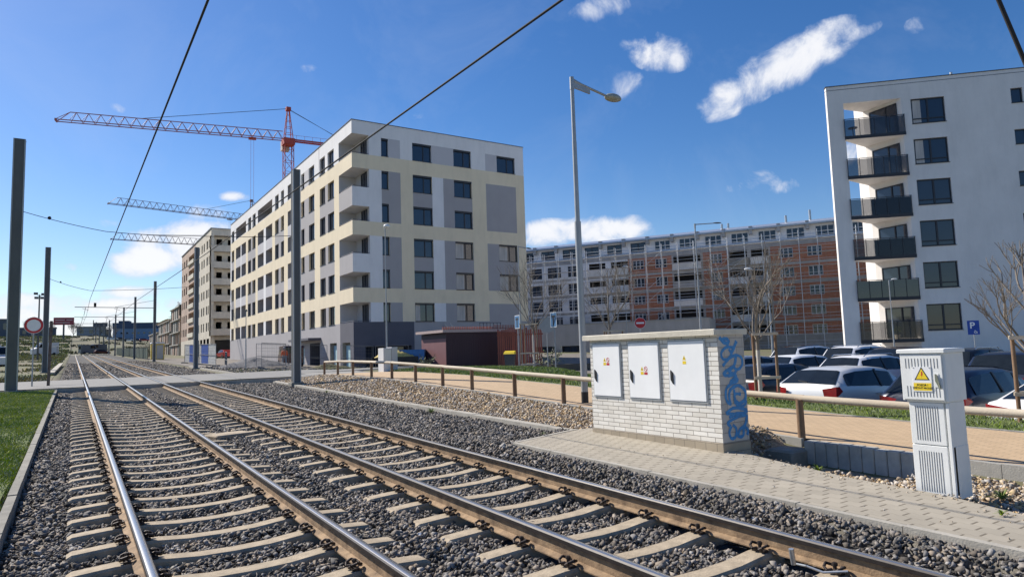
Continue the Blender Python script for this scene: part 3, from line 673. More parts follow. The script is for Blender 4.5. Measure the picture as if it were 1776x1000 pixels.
    # corner loggias: inner walls, floor, ceiling
    for a, c in void:
        za = a-1.05
        mb.quad((X0+1.63, Y0, za), (X0+1.63, Y0+3.6, za), (X0+1.63, Y0+3.6, c), (X0+1.63, Y0, c), mi=2)
        mb.quad((X0, Y0+3.6, za), (X0+1.63, Y0+3.6, za), (X0+1.63, Y0+3.6, c), (X0, Y0+3.6, c), mi=2)
        mb.quad((X0, Y0, c), (X0+1.63, Y0, c), (X0+1.63, Y0+3.6, c), (X0, Y0+3.6, c), mi=0)
        mb.quad((X0, Y0, za), (X0+1.63, Y0, za), (X0+1.63, Y0+3.6, za), (X0, Y0+3.6, za), mi=5)
        mb.box(X0+.15, X0+1.63, Y0+.15, Y0+.16, za, a, 2); mb.box(X0+.15, X0+.16, Y0+.15, Y0+3.6, za, a, 2)
    # back walls
    for p, q in (((XR, Y0), (XR, Y0+DEEP)), ((XR, Y0+DEEP), (X0+DEEP, Y0+DEEP)), ((X0+DEEP, Y0+DEEP), (X0+DEEP, YB)), ((X0+DEEP, YB), (X0, YB))):
        mb.quad((*p, GB), (*q, GB), (*q, 21.5), (*p, 21.5), mi=0)
    mb.build('wall', MM, t)
    r = MB(); r.prism([(X0+.3, Y0+.3), (XR-.3, Y0+.3), (XR-.3, Y0+DEEP), (X0+DEEP, Y0+DEEP), (X0+DEEP, YB-.3), (X0+.3, YB-.3)], 21.1, 21.3)
    r.build('roof', M_roof, t)
    cp = MB(); cp.box(X0-.05, XR+.05, Y0-.05, Y0+.3, 21.5, 21.56); cp.box(X0-.05, X0+.3, Y0+.3, YB, 21.5, 21.56); cp.box(XR-.3, XR+.05, Y0+.3, Y0+DEEP, 21.5, 21.56)
    cp.build('coping', M_dark, t)
    rr = random.Random(4)
    for fc, a, c, zb, zt, k in wins:
        if k == -1: window(fc, a, c, zb, zt, t, depth=1.42, split=(), sill=False, name='balcony_door'); continue
        w = c-a; cur = 0
        if fc is fr and k >= 3 and w > 1.9: cur = 2 if a > 10 else (1 if k == 5 else 0)
        if fc is fl and w > 1.2 and rr.random() < .25: cur = 1
        window(fc, a, c, zb, zt, t, depth=.18, split=(.6,) if w > 1.9 else ((.5,) if fc is fl and w > 1.7 else ()), curtain=cur)
        if fc is fr:                                       # roller-shutter box
            s_ = MB(); fc.slab(s_, a, c, zt-.17, zt, .05, .17); s_.build('shutter_box', M_frame, t)
    # loggia doors, handrails
    fd = Facade((X0+1.63, Y0, 0), (0, 1, 0), (-1, 0, 0))
    for a, c in void:
        window(fd, .5, 1.9, a-1.0, c-.12, t, depth=-.08, split=(.5,), sill=False, name='balcony_door')
        hr = MB(); z = a+.1
        hr.path([(X0+.08, Y0+3.55, z), (X0+.08, Y0+.08, z), (X0+1.6, Y0+.08, z)], .025)
        for yy in (.3, 1.4, 2.5): hr.tube((X0+.08, Y0+yy, a-.02), (X0+.08, Y0+yy, z), .015, n=5)
        for xx in (.5, 1.2): hr.tube((X0+xx, Y0+.08, a-.02), (X0+xx, Y0+.08, z), .015, n=5)
        hr.build('handrail', M_rail, t)
    # loggia glass railings on the long side
    for k, (zt, zb) in enumerate(zip(tops, bots)):
        for a, c, ty in cols:
            if ty == 'l':
                h = MB(); h.bar(fl.p(a+.02, zb+.1, .1), fl.p(c-.02, zb+.1, .1), .04, .04); h.build('handrail', M_rail, t)
    for o in gl[:2]+[gl[3]]:
        d = MB(); fl.slab(d, o[0]+.25, o[1]-.15, -1.6, o[3]-.25, .32, .4); d.build('door', M_cyan, t)
    for o in gopR: window(fr, o[0]+.05, o[1]-.05, -1.4, o[3]-.05, t, depth=.9, split=(.5,), sill=False, name='shop_window')
    c2 = MB(); fl.slab(c2, 9.4, 16.8, 1.62, 1.85, -1.3, 0); c2.build('canopy', M_dark, t)
    v = MB()
    for x, y, h in ((26, 66, 1.2), (30, 62, .8), (27, 80, 1.3), (27, 100, 1.0)): v.tube((x, y, 21.2), (x, y, 21.3+h*.3), .3)
    v.build('roof_vent', M_metal, t)
    fs = MB()                                               # dark steel stair on the right-hand part of the front
    for k in range(10): fs.box(30.0+k*.28, 30.3+k*.28, Y0-1.3, Y0-.2, 1.7-k*.28-.03, 1.7-k*.28)
    fs.bar((29.9, Y0-1.3, 2.7), (32.8, Y0-1.3, -.2), .05, .05); fs.bar((29.9, Y0-1.3, 1.7), (32.8, Y0-1.3, -1.2), .05, .2); fs.bar((29.9, Y0-.2, 2.7), (32.8, Y0-.2, -.2), .05, .05)
    for k in range(6): fs.tube((30+k*.56, Y0-1.3, 1.6-k*.56), (30+k*.56, Y0-1.3, 2.6-k*.56), .02, n=5)
    fs.build('outside_stair', M_metal, t)
main_block()

# ---------------- unfinished beige block behind it
M_beige = mat('raw_beige', (.62, .56, .46), .9, var=.12, scale=.4, bump=.2, bscale=30, dirt=.2)
M_pinkb = mat('raw_block', (.46, .34, .27), .9, var=.25, scale=.5, bump=.2, bscale=30)
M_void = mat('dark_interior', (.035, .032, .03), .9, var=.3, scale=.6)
def beige_block():
    X0, Y0, YB = 20.9, 132.6, 172.5; zg = .3; t = thing('unfinished_block', 'unfinished beige apartment block with open balconies, between the cream block and the concrete shell', 'apartment block')
    fl = Facade((X0, Y0, 0), (0, 1, 0), (-1, 0, 0)); fr = Facade((X0, Y0, 0), (1, 0, 0), (0, -1, 0)); mb = MB(); opL = []; L = YB-Y0; wl = []
    zs = [22.4-3.1*k for k in range(6)]
    for zt in zs:
        for a, c, kind in ((1.2, 2.6, 'w'), (3.6, 5.2, 'w'), (7.2, 8.6, 'w'), (9.8, 11.2, 'w'), (13.2, 14.6, 'w'), (20.5, 28.5, 'l'), (31, 32.8, 'w'), (34.4, 36.2, 'w'), (37.8, 38.9, 'w')):
            if kind == 'l': opL.append((a, c, zt-1.9, zt+.1, 1.6, 1))
            else: opL.append((a, c, zt-1.6, zt, .3)); wl.append((a, c, zt-1.6, zt))
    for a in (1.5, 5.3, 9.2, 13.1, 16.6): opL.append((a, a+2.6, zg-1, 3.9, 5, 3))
    fl.wall(mb, [0, 18.5, 29.5, L], [zg-1, 4.3, 24.1], opL, lambda u, z: 1 if (u > 18.5 and (z % 3.1) > .5 and z > 4.3) else 0)
    # recessed face with wrap-around balconies
    fr2 = Facade((X0+.5, Y0+1.4, 0), (1, 0, 0), (0, -1, 0)); opR = []
    for zt in zs: opR += [(.6, 1.6, zt-1.6, zt, .3), (2.6, 3.6, zt-1.9, zt, .3)]; 
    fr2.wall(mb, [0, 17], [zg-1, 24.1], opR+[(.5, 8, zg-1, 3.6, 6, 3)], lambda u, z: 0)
    mb.quad((X0, Y0, 22.9), (X0+17, Y0, 22.9), (X0+17, Y0, 24.1), (X0, Y0, 24.1)); mb.quad((X0, Y0, 22.9), (X0+17, Y0, 22.9), (X0+17, Y0+1.4, 22.9), (X0, Y0+1.4, 22.9))
    mb.box(X0, X0+.5, Y0+.01, Y0+1.5, 4.3, 22.9)
    for p, q in (((X0+17.5, Y0), (X0+17.5, YB)), ((X0+17.5, YB), (X0, YB))): mb.quad((*p, zg-1), (*q, zg-1), (*q, 24.1), (*p, 24.1))
    mb.build('wall', [M_beige, M_pinkb, M_conc, M_void], t)
    r = MB(); r.box(X0-.15, X0+17.6, Y0-.15, YB+.1, 24.1, 24.25); r.build('roof', M_roof, t)
    for zt in zs:
        bb = MB(); z = zt-2.25; bb.box(X0+.02, X0+8, Y0-.15, Y0+1.38, z-.25, z-.05); bb.box(X0+.02, X0+8, Y0-.15, Y0, z-.05, z+.95); bb.build('balcony', M_beige, t)
        b2 = MB(); fl.slab(b2, 20.3, 28.7, zt-2.05, zt-1.15, -.25, .1); b2.build('balcony', M_beige, t)
    for a, c, z0, z1 in wl: window(fl, a, c, z0, z1, t, depth=.2, split=(), fr=.09, sill=False)
    pl = MB()
    for k in range(5): pl.box(X0-.01, X0+.7, Y0+.5+k*3.9, Y0+1.4+k*3.9, zg-1, 4.3)
    pl.build('pillar', M_beige, t)
beige_block()

# ---------------- concrete shell under construction, farther left
def shell():
    X0 = 20.9; t = thing('concrete_shell', 'low concrete shell of a building under construction, left of the beige block', 'building shell')
    def floor_(y0, y1, n, z0, seed):
        rr = random.Random(seed)
        for k in range(n+1):
            z = z0+3.0*k; s_ = MB(); s_.box(X0-.3, X0+14, y0, y1, z-.22, z); s_.build('floor_slab', M_conc, t)
            if k < n:
                c = MB(); y = y0+.4
                while y < y1-.5:
                    w = rr.choice([.3, .3, 1.6, 2.2]); 
                    c.box(X0, X0+.3, y, min(y+w, y1-.1), z, z+2.78, 0 if rr.random() < .6 else 1); y += w+rr.choice([1.3, 1.8, 2.6])
                for yy in np.arange(y0+1, y1, 5): c.box(X0+6, X0+6.4, yy, yy+3, z, z+2.78)
                c.box(X0+12.5, X0+13, y0, y1, z, z+2.78); c.box(X0+.5, X0+13, y1-.3, y1-.05, z, z+2.78); c.build('wall', [M_conc, M_pinkb], t)
    floor_(175, 192.5, 4, .9, 1); floor_(192.8, 222, 3, 1.6, 2); floor_(222.3, 250, 2, 2.6, 3)
    e = MB(); e.box(X0-.2, X0+5.5, 174.6, 175.0, 10.6, 13.2); e.build('formwork', M_void, t)
    p = MB(); rr = random.Random(9)
    for k in range(60):
        y = rr.uniform(176, 221); z = 13.0 if y < 192 else 10.5; p.tube((X0+rr.uniform(0, 5), y, z), (X0+rr.uniform(0, 5), y+rr.uniform(-.1, .1), z+rr.uniform(.5, 1.6)), .04, n=4)
    p.build('reinforcement_bar', M_rust, t, kind='stuff')
    b = MB()
    for k in range(14): b.bar((X0-1.2, 193+k*2.1, 10.6), (X0+1, 193+k*2.1+.3, 10.9), .12, .2)
    b.build('timber_beam', mat('raw_timber', (.50, .36, .20), .85, var=.25, scale=3), t, kind='stuff')
shell()

# ---------------- white block on the right with triangular balconies
M_wht = mat('white_plaster', (.79, .75, .71), .85, var=.05, scale=.5, bump=.35, bscale=34, dirt=.12)
M_smoke = mat('smoked_glass', (.02, .022, .028), .08, var=.2, spec=.9)
def clearglass():
    m = bpy.data.materials.new('tinted_glass'); m.use_nodes = True; nt = m.node_tree; b = nt.nodes['Principled BSDF']
    b.inputs['Base Color'].default_value = (.03, .035, .045, 1); b.inputs['Roughness'].default_value = .05; b.inputs['Alpha'].default_value = .55; return m
M_tint = clearglass()
def white_block():
    P0 = Vector((46.03, 27.26, 0)); az = R_(134.4); u = Vector((math.sin(az), math.cos(az), 0)); w = Vector((math.sin(R_(44.4)), math.cos(R_(44.4)), 0))
    t = thing('white_apartment_block', 'tall white apartment block with dark triangular balconies at the right edge', 'apartment block')
    def pl(a, b): q = P0+u*a+w*b; return (q.x, q.y)
    GB = -2.3; TOP = 18.48; fc = Facade(P0, u, -w)
    ops = []; wn = []
    for k in range(6):
        zt = 17.0-2.95*k; a = 5.58+.0*k-.03*k; ops.append((a, a+2.2, zt-1.82, zt, .2)); wn.append((a, a+2.2, zt-1.82, zt))
        ops.append((11.98, 12.72, zt+.1-1.05, zt+.1, .2)); wn.append((11.98, 12.72, zt-.95, zt+.1))
        ops.append((16.2, 18.4, zt-1.82, zt, .2)); wn.append((16.2, 18.4, zt-1.82, zt))
    mb = MB()
    fc.wall(mb, [4.95, 26], [GB, 17.15], ops, lambda a, z: 0)
    fc.wall(mb, [0, 4.95, 26], [17.15, TOP], [], lambda a, z: 0)
    C = (3.15, 2.5); D = (3.15, 4.6); E_ = (9.5, 15); 
    poly = [(4.95, 0), C, D, E_, (26, 15), (26, 0)]
    for i, (p, q) in enumerate(zip(poly, poly[1:])):
        if i == 4: pass
        a, b_ = pl(*p), pl(*q); mb.quad((*a, GB), (*b_, GB), (*b_, 17.15), (*a, 17.15))
    # roof edge ring and soffit
    top = [(0, 0), (0, .4), C, D, E_, (26, 15), (26, 0)]
    for p, q in zip(top, top[1:]): a, b_ = pl(*p), pl(*q); mb.quad((*a, 17.15), (*b_, 17.15), (*b_, TOP), (*a, TOP))
    sof = [(0, 0), (0, .4), C, (4.95, 0)]; mb.add([(*pl(*p), 17.15) for p in sof], [(0, 1, 2, 3)])
    # corner fin
    fin = [pl(0, 0), pl(1.1, 0), pl(1.1, .4), pl(0, .4)]
    mb.prism(fin, GB, 17.15)
    mb.build('wall', M_wht, t)
    r = MB(); tp = [pl(*p) for p in top]; r.prism(tp[::1], TOP-.3, TOP-.25); r.build('roof', M_roof, t)
    cp = MB(); cp.bar((*pl(-.03, .1), TOP+.02), (*pl(26, .1), TOP+.02), .3, .05); cp.bar((*pl(.1, 0), TOP+.02), (*pl(.1, .4), TOP+.02), .3, .05); cp.build('coping', M_rail, t)
    for a, c, z0, z1 in wn:
        if c-a > 1: window(fc, a, c, z0, z1, t, depth=.12, split=(.5,), fr=.08, transom=.2, curtain=1 if z0 > 10 else 0)
        else: window(fc, a, c, z0, z1, t, depth=.12, split=(), fr=.08)
    fdv = Vector((*pl(*C), 0))-Vector((*pl(4.95, 0), 0)); Ld = fdv.length; fdd = fdv.normalized(); nrm = Vector((fdd.y, -fdd.x, 0)); 
    if nrm.dot(-w) < 0: nrm = -nrm
    for k in range(6):
        zb = 14.4-2.95*k
        bal = MB(); pp = [pl(1.02, -.12), pl(5.05, -.12), pl(4.95, 0.02), pl(*C), pl(1.1, .25)]
        zz0, zz1 = zb+.02, zb+.22; n = len(pp)
        bal.prism(pp, zz0, zz1); bo = bal.build('balcony_slab', M_wht, t)
        e = MB(); e.bar((*pl(1.0, -.14), zb+.13), (*pl(5.07, -.14), zb+.13), .03, .24); e.build('slab_edge', M_frame, bo)
        rl = MB()
        for q in np.linspace(1.04, 5.03, 6 if k else 5): rl.tube((*pl(q, -.15), zb+.1), (*pl(q, -.15), zb+1.5), .022, n=6)
        rl.bar((*pl(1.02, -.15), zb+1.5), (*pl(5.05, -.15), zb+1.5), .05, .04); rl.bar((*pl(1.04, -.15), zb+1.5), (*pl(1.04, .2), zb+1.5), .04, .04)
        rl.bar((*pl(5.05, -.15), zb+1.5), (*pl(5.05, 0), zb+1.5), .04, .04)
        ro = rl.build('railing', M_frame, t)
        gp_ = MB(); gp_.bar((*pl(1.05, -.13), zb+.82), (*pl(5.02, -.13), zb+.82), .012, 1.25); gp_.bar((*pl(1.06, -.1), zb+.82), (*pl(1.06, .2), zb+.82), .012, 1.25); gp_.build('glass_panel', M_smoke if k in (4,) else M_tint, ro)
        if k in (2, 3):
            sc_ = MB(); sc_.bar((*pl(2.4, -.1), zb+.8), (*pl(5.0, -.1), zb+.8), .015, 1.2); sc_.build('privacy_screen', M_frame, t)
        fdo = Facade(Vector((*pl(4.95, 0), 0)), fdd, nrm)
        window(fdo, .35, Ld-.55, zb+.3, zb+2.5, t, depth=-.08, split=(.4,), sill=False, name='balcony_door')
    v = MB(); 
    for a, b_, r_, h in ((8.3, 3, .45, .55), (10.5, 5, .1, 2.0)): q = pl(a, b_); v.tube((*q, TOP-.3), (*q, TOP+h), r_)
    v.build('roof_vent', M_metal, t)
    # things on the balconies
    tb = MB(); q = pl(1.7, .3); zb = 14.62; tb.tube((*q, zb), (*q, zb+.7), .03); tb.tube((*q, zb+.7), (*q, zb+.74), .33, n=14); tb.tube((*q, zb), (*q, zb+.03), .2)
    tag(tb.build('balcony_table', M_frame), 'small dark round table on the topmost balcony of the white block', 'table')
    for k, (a, lab) in enumerate(((3.6, 'potted plant on the lowest balcony of the white block'), (3.2, 'potted plant on the third balcony from the top of the white block'))):
        zb = (14.4-2.95*5 if k == 0 else 14.4-2.95*2)+.22; q = pl(a, .5); c = thing('potted_plant', lab, 'plant', (*q, zb)); 
        pm = MB(); pm.tube((0, 0, 0), (0, 0, .35), .15, .2, 12); pm.build('pot', M_beige, c); lf = MB()
        for _ in range(60):
            d = Vector((random.gauss(0, .2), random.gauss(0, .2), random.uniform(.35, .95))); lf.add([d, d+Vector((.08, .02, .05)), d+Vector((.02, .09, .08))], [(0, 1, 2)])
        lf.build('foliage', M_bl2, c)
white_block()

# ---------------- long block in scaffolding
M_brick = brickmat('red_brick', (.46, .185, .105), (.38, .15, .088), (.36, .27, .22), .5, .25, .012, 'auto', .2, var=.2)
M_pale = mat('pale_panel', (.74, .75, .78), .85, var=.1, scale=.6, dirt=.12)
M_gcon = mat('grey_floor_band', (.40, .385, .37), .9, var=.15, scale=.8, dirt=.2)
M_whf = mat('white_frame', (.62, .63, .66), .6, var=.05)
M_plank = mat('scaffold_plank', (.55, .50, .43), .8, var=.25, scale=3)
M_scaf = mat('scaffold_tube', (.62, .63, .64), .6, .2, var=.08)
def scaffold_block():
    P2 = Vector((94.35, 56.22, 0)); az = R_(148); u = Vector((math.sin(az), math.cos(az), 0)); w = Vector((-u.y, u.x, 0))  # w away from the camera
    t = thing('scaffolded_block', 'long red brick and white apartment block under renovation, between the cream and white blocks', 'apartment block')
    U0, U1 = -62, 13; fc = Facade(P2, u, -w); GB = -2.8
    mb = MB(); ops = []; wn = []; lo = []
    rows = [14.15, 11.2, 8.3, 5.35, 2.4]                    # head heights
    for k, zt in enumerate(rows):
        for a in (-60.5, -56.9, -53.4, -49.6, -46, -42.2, -38.3, -34.4):
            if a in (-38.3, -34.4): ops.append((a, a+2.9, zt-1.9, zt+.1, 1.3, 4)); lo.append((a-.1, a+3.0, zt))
            else: ops.append((a, a+2.5, zt-1.85, zt, .25)); wn.append((a, a+2.5, zt-1.85, zt))
        for a in (-30.7, -26.9): ops.append((a, a+1.9, zt-1.5, zt, .2)); wn.append((a, a+1.9, zt-1.5, zt))
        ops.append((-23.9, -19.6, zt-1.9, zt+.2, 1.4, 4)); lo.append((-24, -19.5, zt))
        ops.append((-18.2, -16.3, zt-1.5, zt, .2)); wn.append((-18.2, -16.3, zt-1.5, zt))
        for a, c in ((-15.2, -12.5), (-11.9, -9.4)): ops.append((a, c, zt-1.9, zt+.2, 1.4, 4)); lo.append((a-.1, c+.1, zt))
        for a in (-7.9, -3.9, .2, 4.3, 8.4): ops.append((a, a+2.0, zt-1.5, zt, .2)); wn.append((a, a+2.0, zt-1.5, zt))
    def col(a, z):
        if z < 1.0 or z > 14.75: return 3
        zz = [r_ for r_ in rows]; inband = any(r_+.35 < z < r_+.75 for r_ in rows)
        if inband: return 3
        if a < -31.5: return 2
        if -24.2 < a < -19.2 or -15.4 < a < -9.1: return 3
        return 1
    fc.wall(mb, [U0, -31.5, -24.2, -19.2, -15.4, -9.1, U1], [GB, 1.0, 14.75, 15.4]+[v for r_ in rows for v in (r_+.35, r_+.75)], ops, col)
    def at(a, b_, z): q = P2+u*a+w*b_; return (q.x, q.y, z)
    # set-back attic storey
    fa = Facade(P2+w*1.5, u, -w); oa = []
    for a in np.arange(-60, 12, 4.1): oa.append((a, a+2.6, 15.75, 17.35, .2)); wn.append((a, a+2.6, 15.75, 17.35))
    fa.wall(mb, [U0, U1], [15.3, 17.6], oa, lambda a, z: 0)
    mb.add([at(U0, 0, 15.4), at(U1, 0, 15.4), at(U1, 1.5, 15.4), at(U0, 1.5, 15.4)], [(0, 1, 2, 3)], 3)
    for a in (U0, U1): mb.add([at(a, 0, GB), at(a, 14, GB), at(a, 14, 15.4), at(a, 0, 15.4)], [(0, 1, 2, 3)], 1); mb.add([at(a, 1.5, 15.4), at(a, 12.5, 15.4), at(a, 12.5, 17.6), at(a, 1.5, 17.6)], [(0, 1, 2, 3)], 0)
    mb.add([at(U0, 14, GB), at(U1, 14, GB), at(U1, 14, 15.4), at(U0, 14, 15.4)], [(0, 1, 2, 3)], 0)
    mb.build('wall', [M_white, M_brick, M_pale, M_gcon, M_void], t)
    r = MB(); vs = [at(a, b_, z) for a in (U0-.2, U1+.2) for b_, z in ((.6, 17.6), (.6, 17.85), (3.5, 18.65), (7, 19.0), (13, 17.6))]
    r.add(vs, [(0, 1, 6, 5), (1, 2, 7, 6), (2, 3, 8, 7), (3, 4, 9, 8), (4, 0, 5, 9), (0, 4, 3, 2, 1), (5, 6, 7, 8, 9)]); r.build('roof', mat('sheet_roof', (.42, .45, .50), .35, .5, var=.1, scale=2, stretch=(1, 1, .2)), t)
    for a in np.arange(-60.8, 12, 4.1):
        d = MB(); fa.slab(d, a-.5, a+.0, 16.9, 18.15, -.75, .2); d.build('dormer_post', M_gcon, t)
    for i, (a, c, z0, z1) in enumerate(wn[:]):
        if len([o for o in t.children if o.name.startswith('window')]) >= 99: break
        window(fc if z1 < 15 else fa, a, c, z0, z1, t, depth=.1, split=(.33, .67) if a > -31 else (.5,), fr=.09, fmat=M_whf if a > -31 else M_frame, sill=False)
    for i, (a, c, zt) in enumerate(lo):
        b_ = MB(); m_ = M_pale if (i % 2 == 0 and zt > 3) or a < -31.5 else M_gcon; fc.slab(b_, a, c, zt-2.15, zt-1.05, -.7, -.05); b_.build('balcony', m_, t)
    for a, h in ((1.5, 1.0), (-6.7, .9), (-3.2, 1.4), (-15.5, .6), (-16.5, .6)):
        q = at(a, 4, 18.5); c = MB(); c.tube(q, (q[0], q[1], 18.9+h), .18); c.build('chimney_pipe', M_metal, t)
    # scaffolding in front of it: a thing of its own
    s = thing('scaffolding', 'steel tube scaffolding with plank decks along the brick and white block', 'scaffolding')
    us = np.arange(-61.5, 13, 2.57)
    for i, a in enumerate(us):
        p = MB()
        for d in (-1.0, -1.75): p.tube(at(a, d, GB), at(a, d, 16.4), .05, n=5)
        for k in range(9): p.tube(at(a, -1.0, -1.0+2*k+.02), at(a, -1.75, -1.0+2*k+.02), .03, n=4)
        p.build('standard', M_scaf, s)
    for k in range(9):
        z = -1.0+2*k; l = MB()
        for dz, d in ((.5, -1.78), (1.0, -1.78), (0, -1.78)): l.tube(at(us[0], d, z+dz), at(us[-1], d, z+dz), .028, n=4)
        l.build('ledger', M_scaf, s)
        d = MB(); 
        for a, c in zip(us, us[1:]): d.add([at(a+.03, -1.05, z-.03), at(c-.03, -1.05, z-.03), at(c-.03, -1.7, z-.03), at(a+.03, -1.7, z-.03), at(a+.03, -1.05, z+.02), at(c-.03, -1.05, z+.02), at(c-.03, -1.7, z+.02), at(a+.03, -1.7, z+.02)], [(0, 1, 2, 3), (4, 7, 6, 5), (0, 4, 5, 1), (2, 6, 7, 3)])
        d.build('deck', M_plank, s)
    for j, i in enumerate((2, 8, 13, 17, 18)):
        p = MB()
        for k in range(7 if j in (3, 4) else 8):
            if (k+j) % 3 != 2: p.tube(at(us[i], -1.8, -1+2*k), at(us[i+1], -1.8, 1+2*k), .03, n=4)
        p.build('brace', M_scaf, s)
    p = MB()
    for k in range(7): a = us[17+(k % 2)]; c = us[18-(k % 2)+0]; p.bar(at(us[17], -1.4, -1+2*k), at(us[19], -1.4, 1+2*k), .5, .05)
    p.build('ladder_way', M_metal, s)
    pod = thing('podium_building', 'low grey single-storey building with open glazed bays, in front of the scaffolded block', 'building')
    # low grey podium in front
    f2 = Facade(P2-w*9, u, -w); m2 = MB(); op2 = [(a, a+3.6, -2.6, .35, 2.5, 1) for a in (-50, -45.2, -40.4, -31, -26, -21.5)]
    f2.wall(m2, [-62, -17.4], [-3, 1.7, 3.7], op2, lambda a, z: 0)
    def at2(a, b_, z): q = P2-w*9+u*a+w*b_; return (q.x, q.y, z)
    m2.add([at2(-62, 0, 3.7), at2(-17.4, 0, 3.7), at2(-17.4, 6, 3.7), at2(-62, 6, 3.7)], [(0, 1, 2, 3)]); m2.add([at2(-17.4, 0, -3), at2(-17.4, 6, -3), at2(-17.4, 6, 3.7), at2(-17.4, 0, 3.7)], [(0, 1, 2, 3)])
    m2.build('wall', [mat('podium_grey', (.46, .44, .43), .85, var=.08, scale=.6, dirt=.15), M_void], pod)
    for o in op2: window(f2, o[0], o[1], -2.5, .3, pod, depth=.5, split=(.33, .66), sill=False)
    cp = MB(); cp.add([at2(-62, -.1, 3.7), at2(-17.3, -.1, 3.7), at2(-17.3, .3, 3.7), at2(-62, .3, 3.7), at2(-62, -.1, 3.8), at2(-17.3, -.1, 3.8), at2(-17.3, .3, 3.8), at2(-62, .3, 3.8)], [(0, 3, 2, 1), (4, 5, 6, 7), (0, 1, 5, 4), (1, 2, 6, 5), (2, 3, 7, 6), (3, 0, 4, 7)]); cp.build('coping', M_metal, pod)
scaffold_block()

# ================================================================ along the track
M_wood = mat('fence_wood', (.52, .43, .32), .85, var=.25, scale=4, stretch=(1, .12, 1), bump=.2, bscale=40, col2=(.66, .58, .46))
M_post = mat('brown_post', (.19, .095, .05), .8, var=.35, scale=4, stretch=(1, 1, .2), bump=.2, bscale=40, col2=(.27, .18, .11))
M_pole = mat('mast_steel', (.105, .11, .115), .75, 0, var=.15, scale=2, stretch=(1, 1, .3), bump=.05)
M_poleL = mat('lamp_steel', (.36, .37, .38), .5, .45, var=.1, scale=3)
M_black = mat('black_plastic', (.018, .018, .02), .5, var=.2)
M_wire = mat('wire', (.025, .025, .028), .9, 0, var=.1)
M_signw = mat('sign_white', (.78, .78, .78), .5, var=.03)
M_signr = mat('sign_red', (.50, .02, .025), .45, var=.08)
M_signb = mat('sign_blue', (.012, .06, .33), .45, var=.08)
M_signy = mat('sign_yellow', (.80, .58, .02), .5, var=.05)
M_backs = mat('sign_back', (.36, .37, .38), .5, .5, var=.08)

# fence: posts are things of their own joined by rails; one thing per fence run with counted posts as parts
def wood_fence(label, ys, group='runs of the low timber fence'):
    pts = [(float(XF(y))-.02, y, float(P(y))) for y in ys]
    t = thing('timber_fence', label, 'fence', (pts[0][0], pts[0][1], pts[0][2]), 0, group); o = Vector(pts[0])
    for k, p in enumerate(pts):
        q = Vector(p)-o; b = MB(); h = .62
        zb = -.30 if ys[k] < 7 else -.12
        b.tube(q+Vector((0, 0, zb)), q+Vector((0, 0, h-.02)), .058, .054, 12)
        b.add([q+Vector((-.05, -.05, h-.03)), q+Vector((.05, -.05, h-.03)), q+Vector((.05, .05, h+.0)), q+Vector((-.05, .05, h+.0))], [(0, 1, 2, 3)])
        b.build('post', M_post, t)
        if k+1 < len(pts):
            a, c = q, Vector(pts[k+1])-o; d = (c-a).normalized(); rl = MB()
            rl.tube(a+Vector((.05, -.10, h-.0))+d*.05, c+Vector((.05, .08, h-.0))+d*.0, .053, .053, 12)
            rl.build('rail', M_wood, t)
    return t
wood_fence('low timber fence between tan gravel and yellow path, left of the brick cabinet', [10.55, 12.84, 15.05, 17.46, 19.46, 21.65, 23.89, 26.14, 28.5, 30.7, 32.9])
wood_fence('low timber fence beside the tall grey cabinet, right of the brick cabinet', [-.6, 1.8, 4.21, 6.5, 8.75])
b = MB(); b.cbox(8.95, 9.45, 6.25, 6.72, -2.0, -1.63, .03)
tag(b.build('concrete_footing', M_kerbd), 'square concrete footing block at the foot of the fence post', 'footing')
M_palis = mat('palisade_grey', (.40, .385, .35), .9, var=.25, scale=3, bump=.3, bscale=60, dirt=.3)
pal = thing('palisade_wall', 'row of upright grey concrete palisade blocks holding up the path', 'retaining wall', (9.42, 6.3, -1.5))
for k in range(9):
    y = -.0-k*.178; b = MB(); b.cbox(-.1, .08, y-.17, y, -.45, float(P(6.3+y))+1.52+random.uniform(-.008, .008), .012)
    b.build('block', M_palis, pal)

# masts
def mast(x, y, ztop, label, s=.3, base=None):
    z0 = float(H(x, y))-.3 if base is None else base
    t = thing('catenary_mast', label, 'mast', (x, y, z0), 0, 'grey masts carrying the overhead wires'); h = ztop-z0; b = MB(); a = s/2
    b.box(-a, a, -a, a, .25, h-.02); ob = b.build('pole', M_pole, t)
    c = MB(); c.box(-a-.015, -a+.03, -a-.02, -a+.02, .3, h-.01); c.box(-a-.015, -a+.03, a-.02, a+.02, .3, h-.01); c.box(a-.03, a+.015, -a-.02, -a+.02, .3, h-.01); c.build('flange', M_poleL, t)
    cp = MB(); cp.box(-a-.01, a+.01, -a-.01, a+.01, h-.02, h); cp.build('cap', M_pole, t)
    f = MB(); f.cbox(-a-.12, a+.12, -a-.12, a+.12, 0, .34, .02); f.build('footing', M_kerbd, t)
    return t
mast(-2.08, 34.41, 9.5, 'thick dark grey mast on the grass verge, nearest mast on the left', .40, -1.35)
mast(-1.75, 61.6, 8.9, 'grey mast beyond the crossing left of the tracks, right of the round sign', .34)
mast(8.13, 29.7, 8.28, 'grey mast standing in ballast in front of the cream apartment block', .30, -1.42)
mast(8.2, 58.8, 9.05, 'grey mast beside the blue and white hoarding panels', .30)
mast(8.19, 91.6, 9.7, 'grey mast at the near end of the concrete shell', .28)
mast(7.96, 119.3, 10.1, 'second grey mast past the hoarding panels, in front of the blue hall', .27)
for k, (y, z) in enumerate(((150, 10.6), (180, 11.0), (212, 11.6))):
    mast(8.1, y, z, ['third grey mast past the hoarding panels', 'fourth grey mast past the hoarding panels', 'fifth grey mast past the hoarding panels'][k], .26)
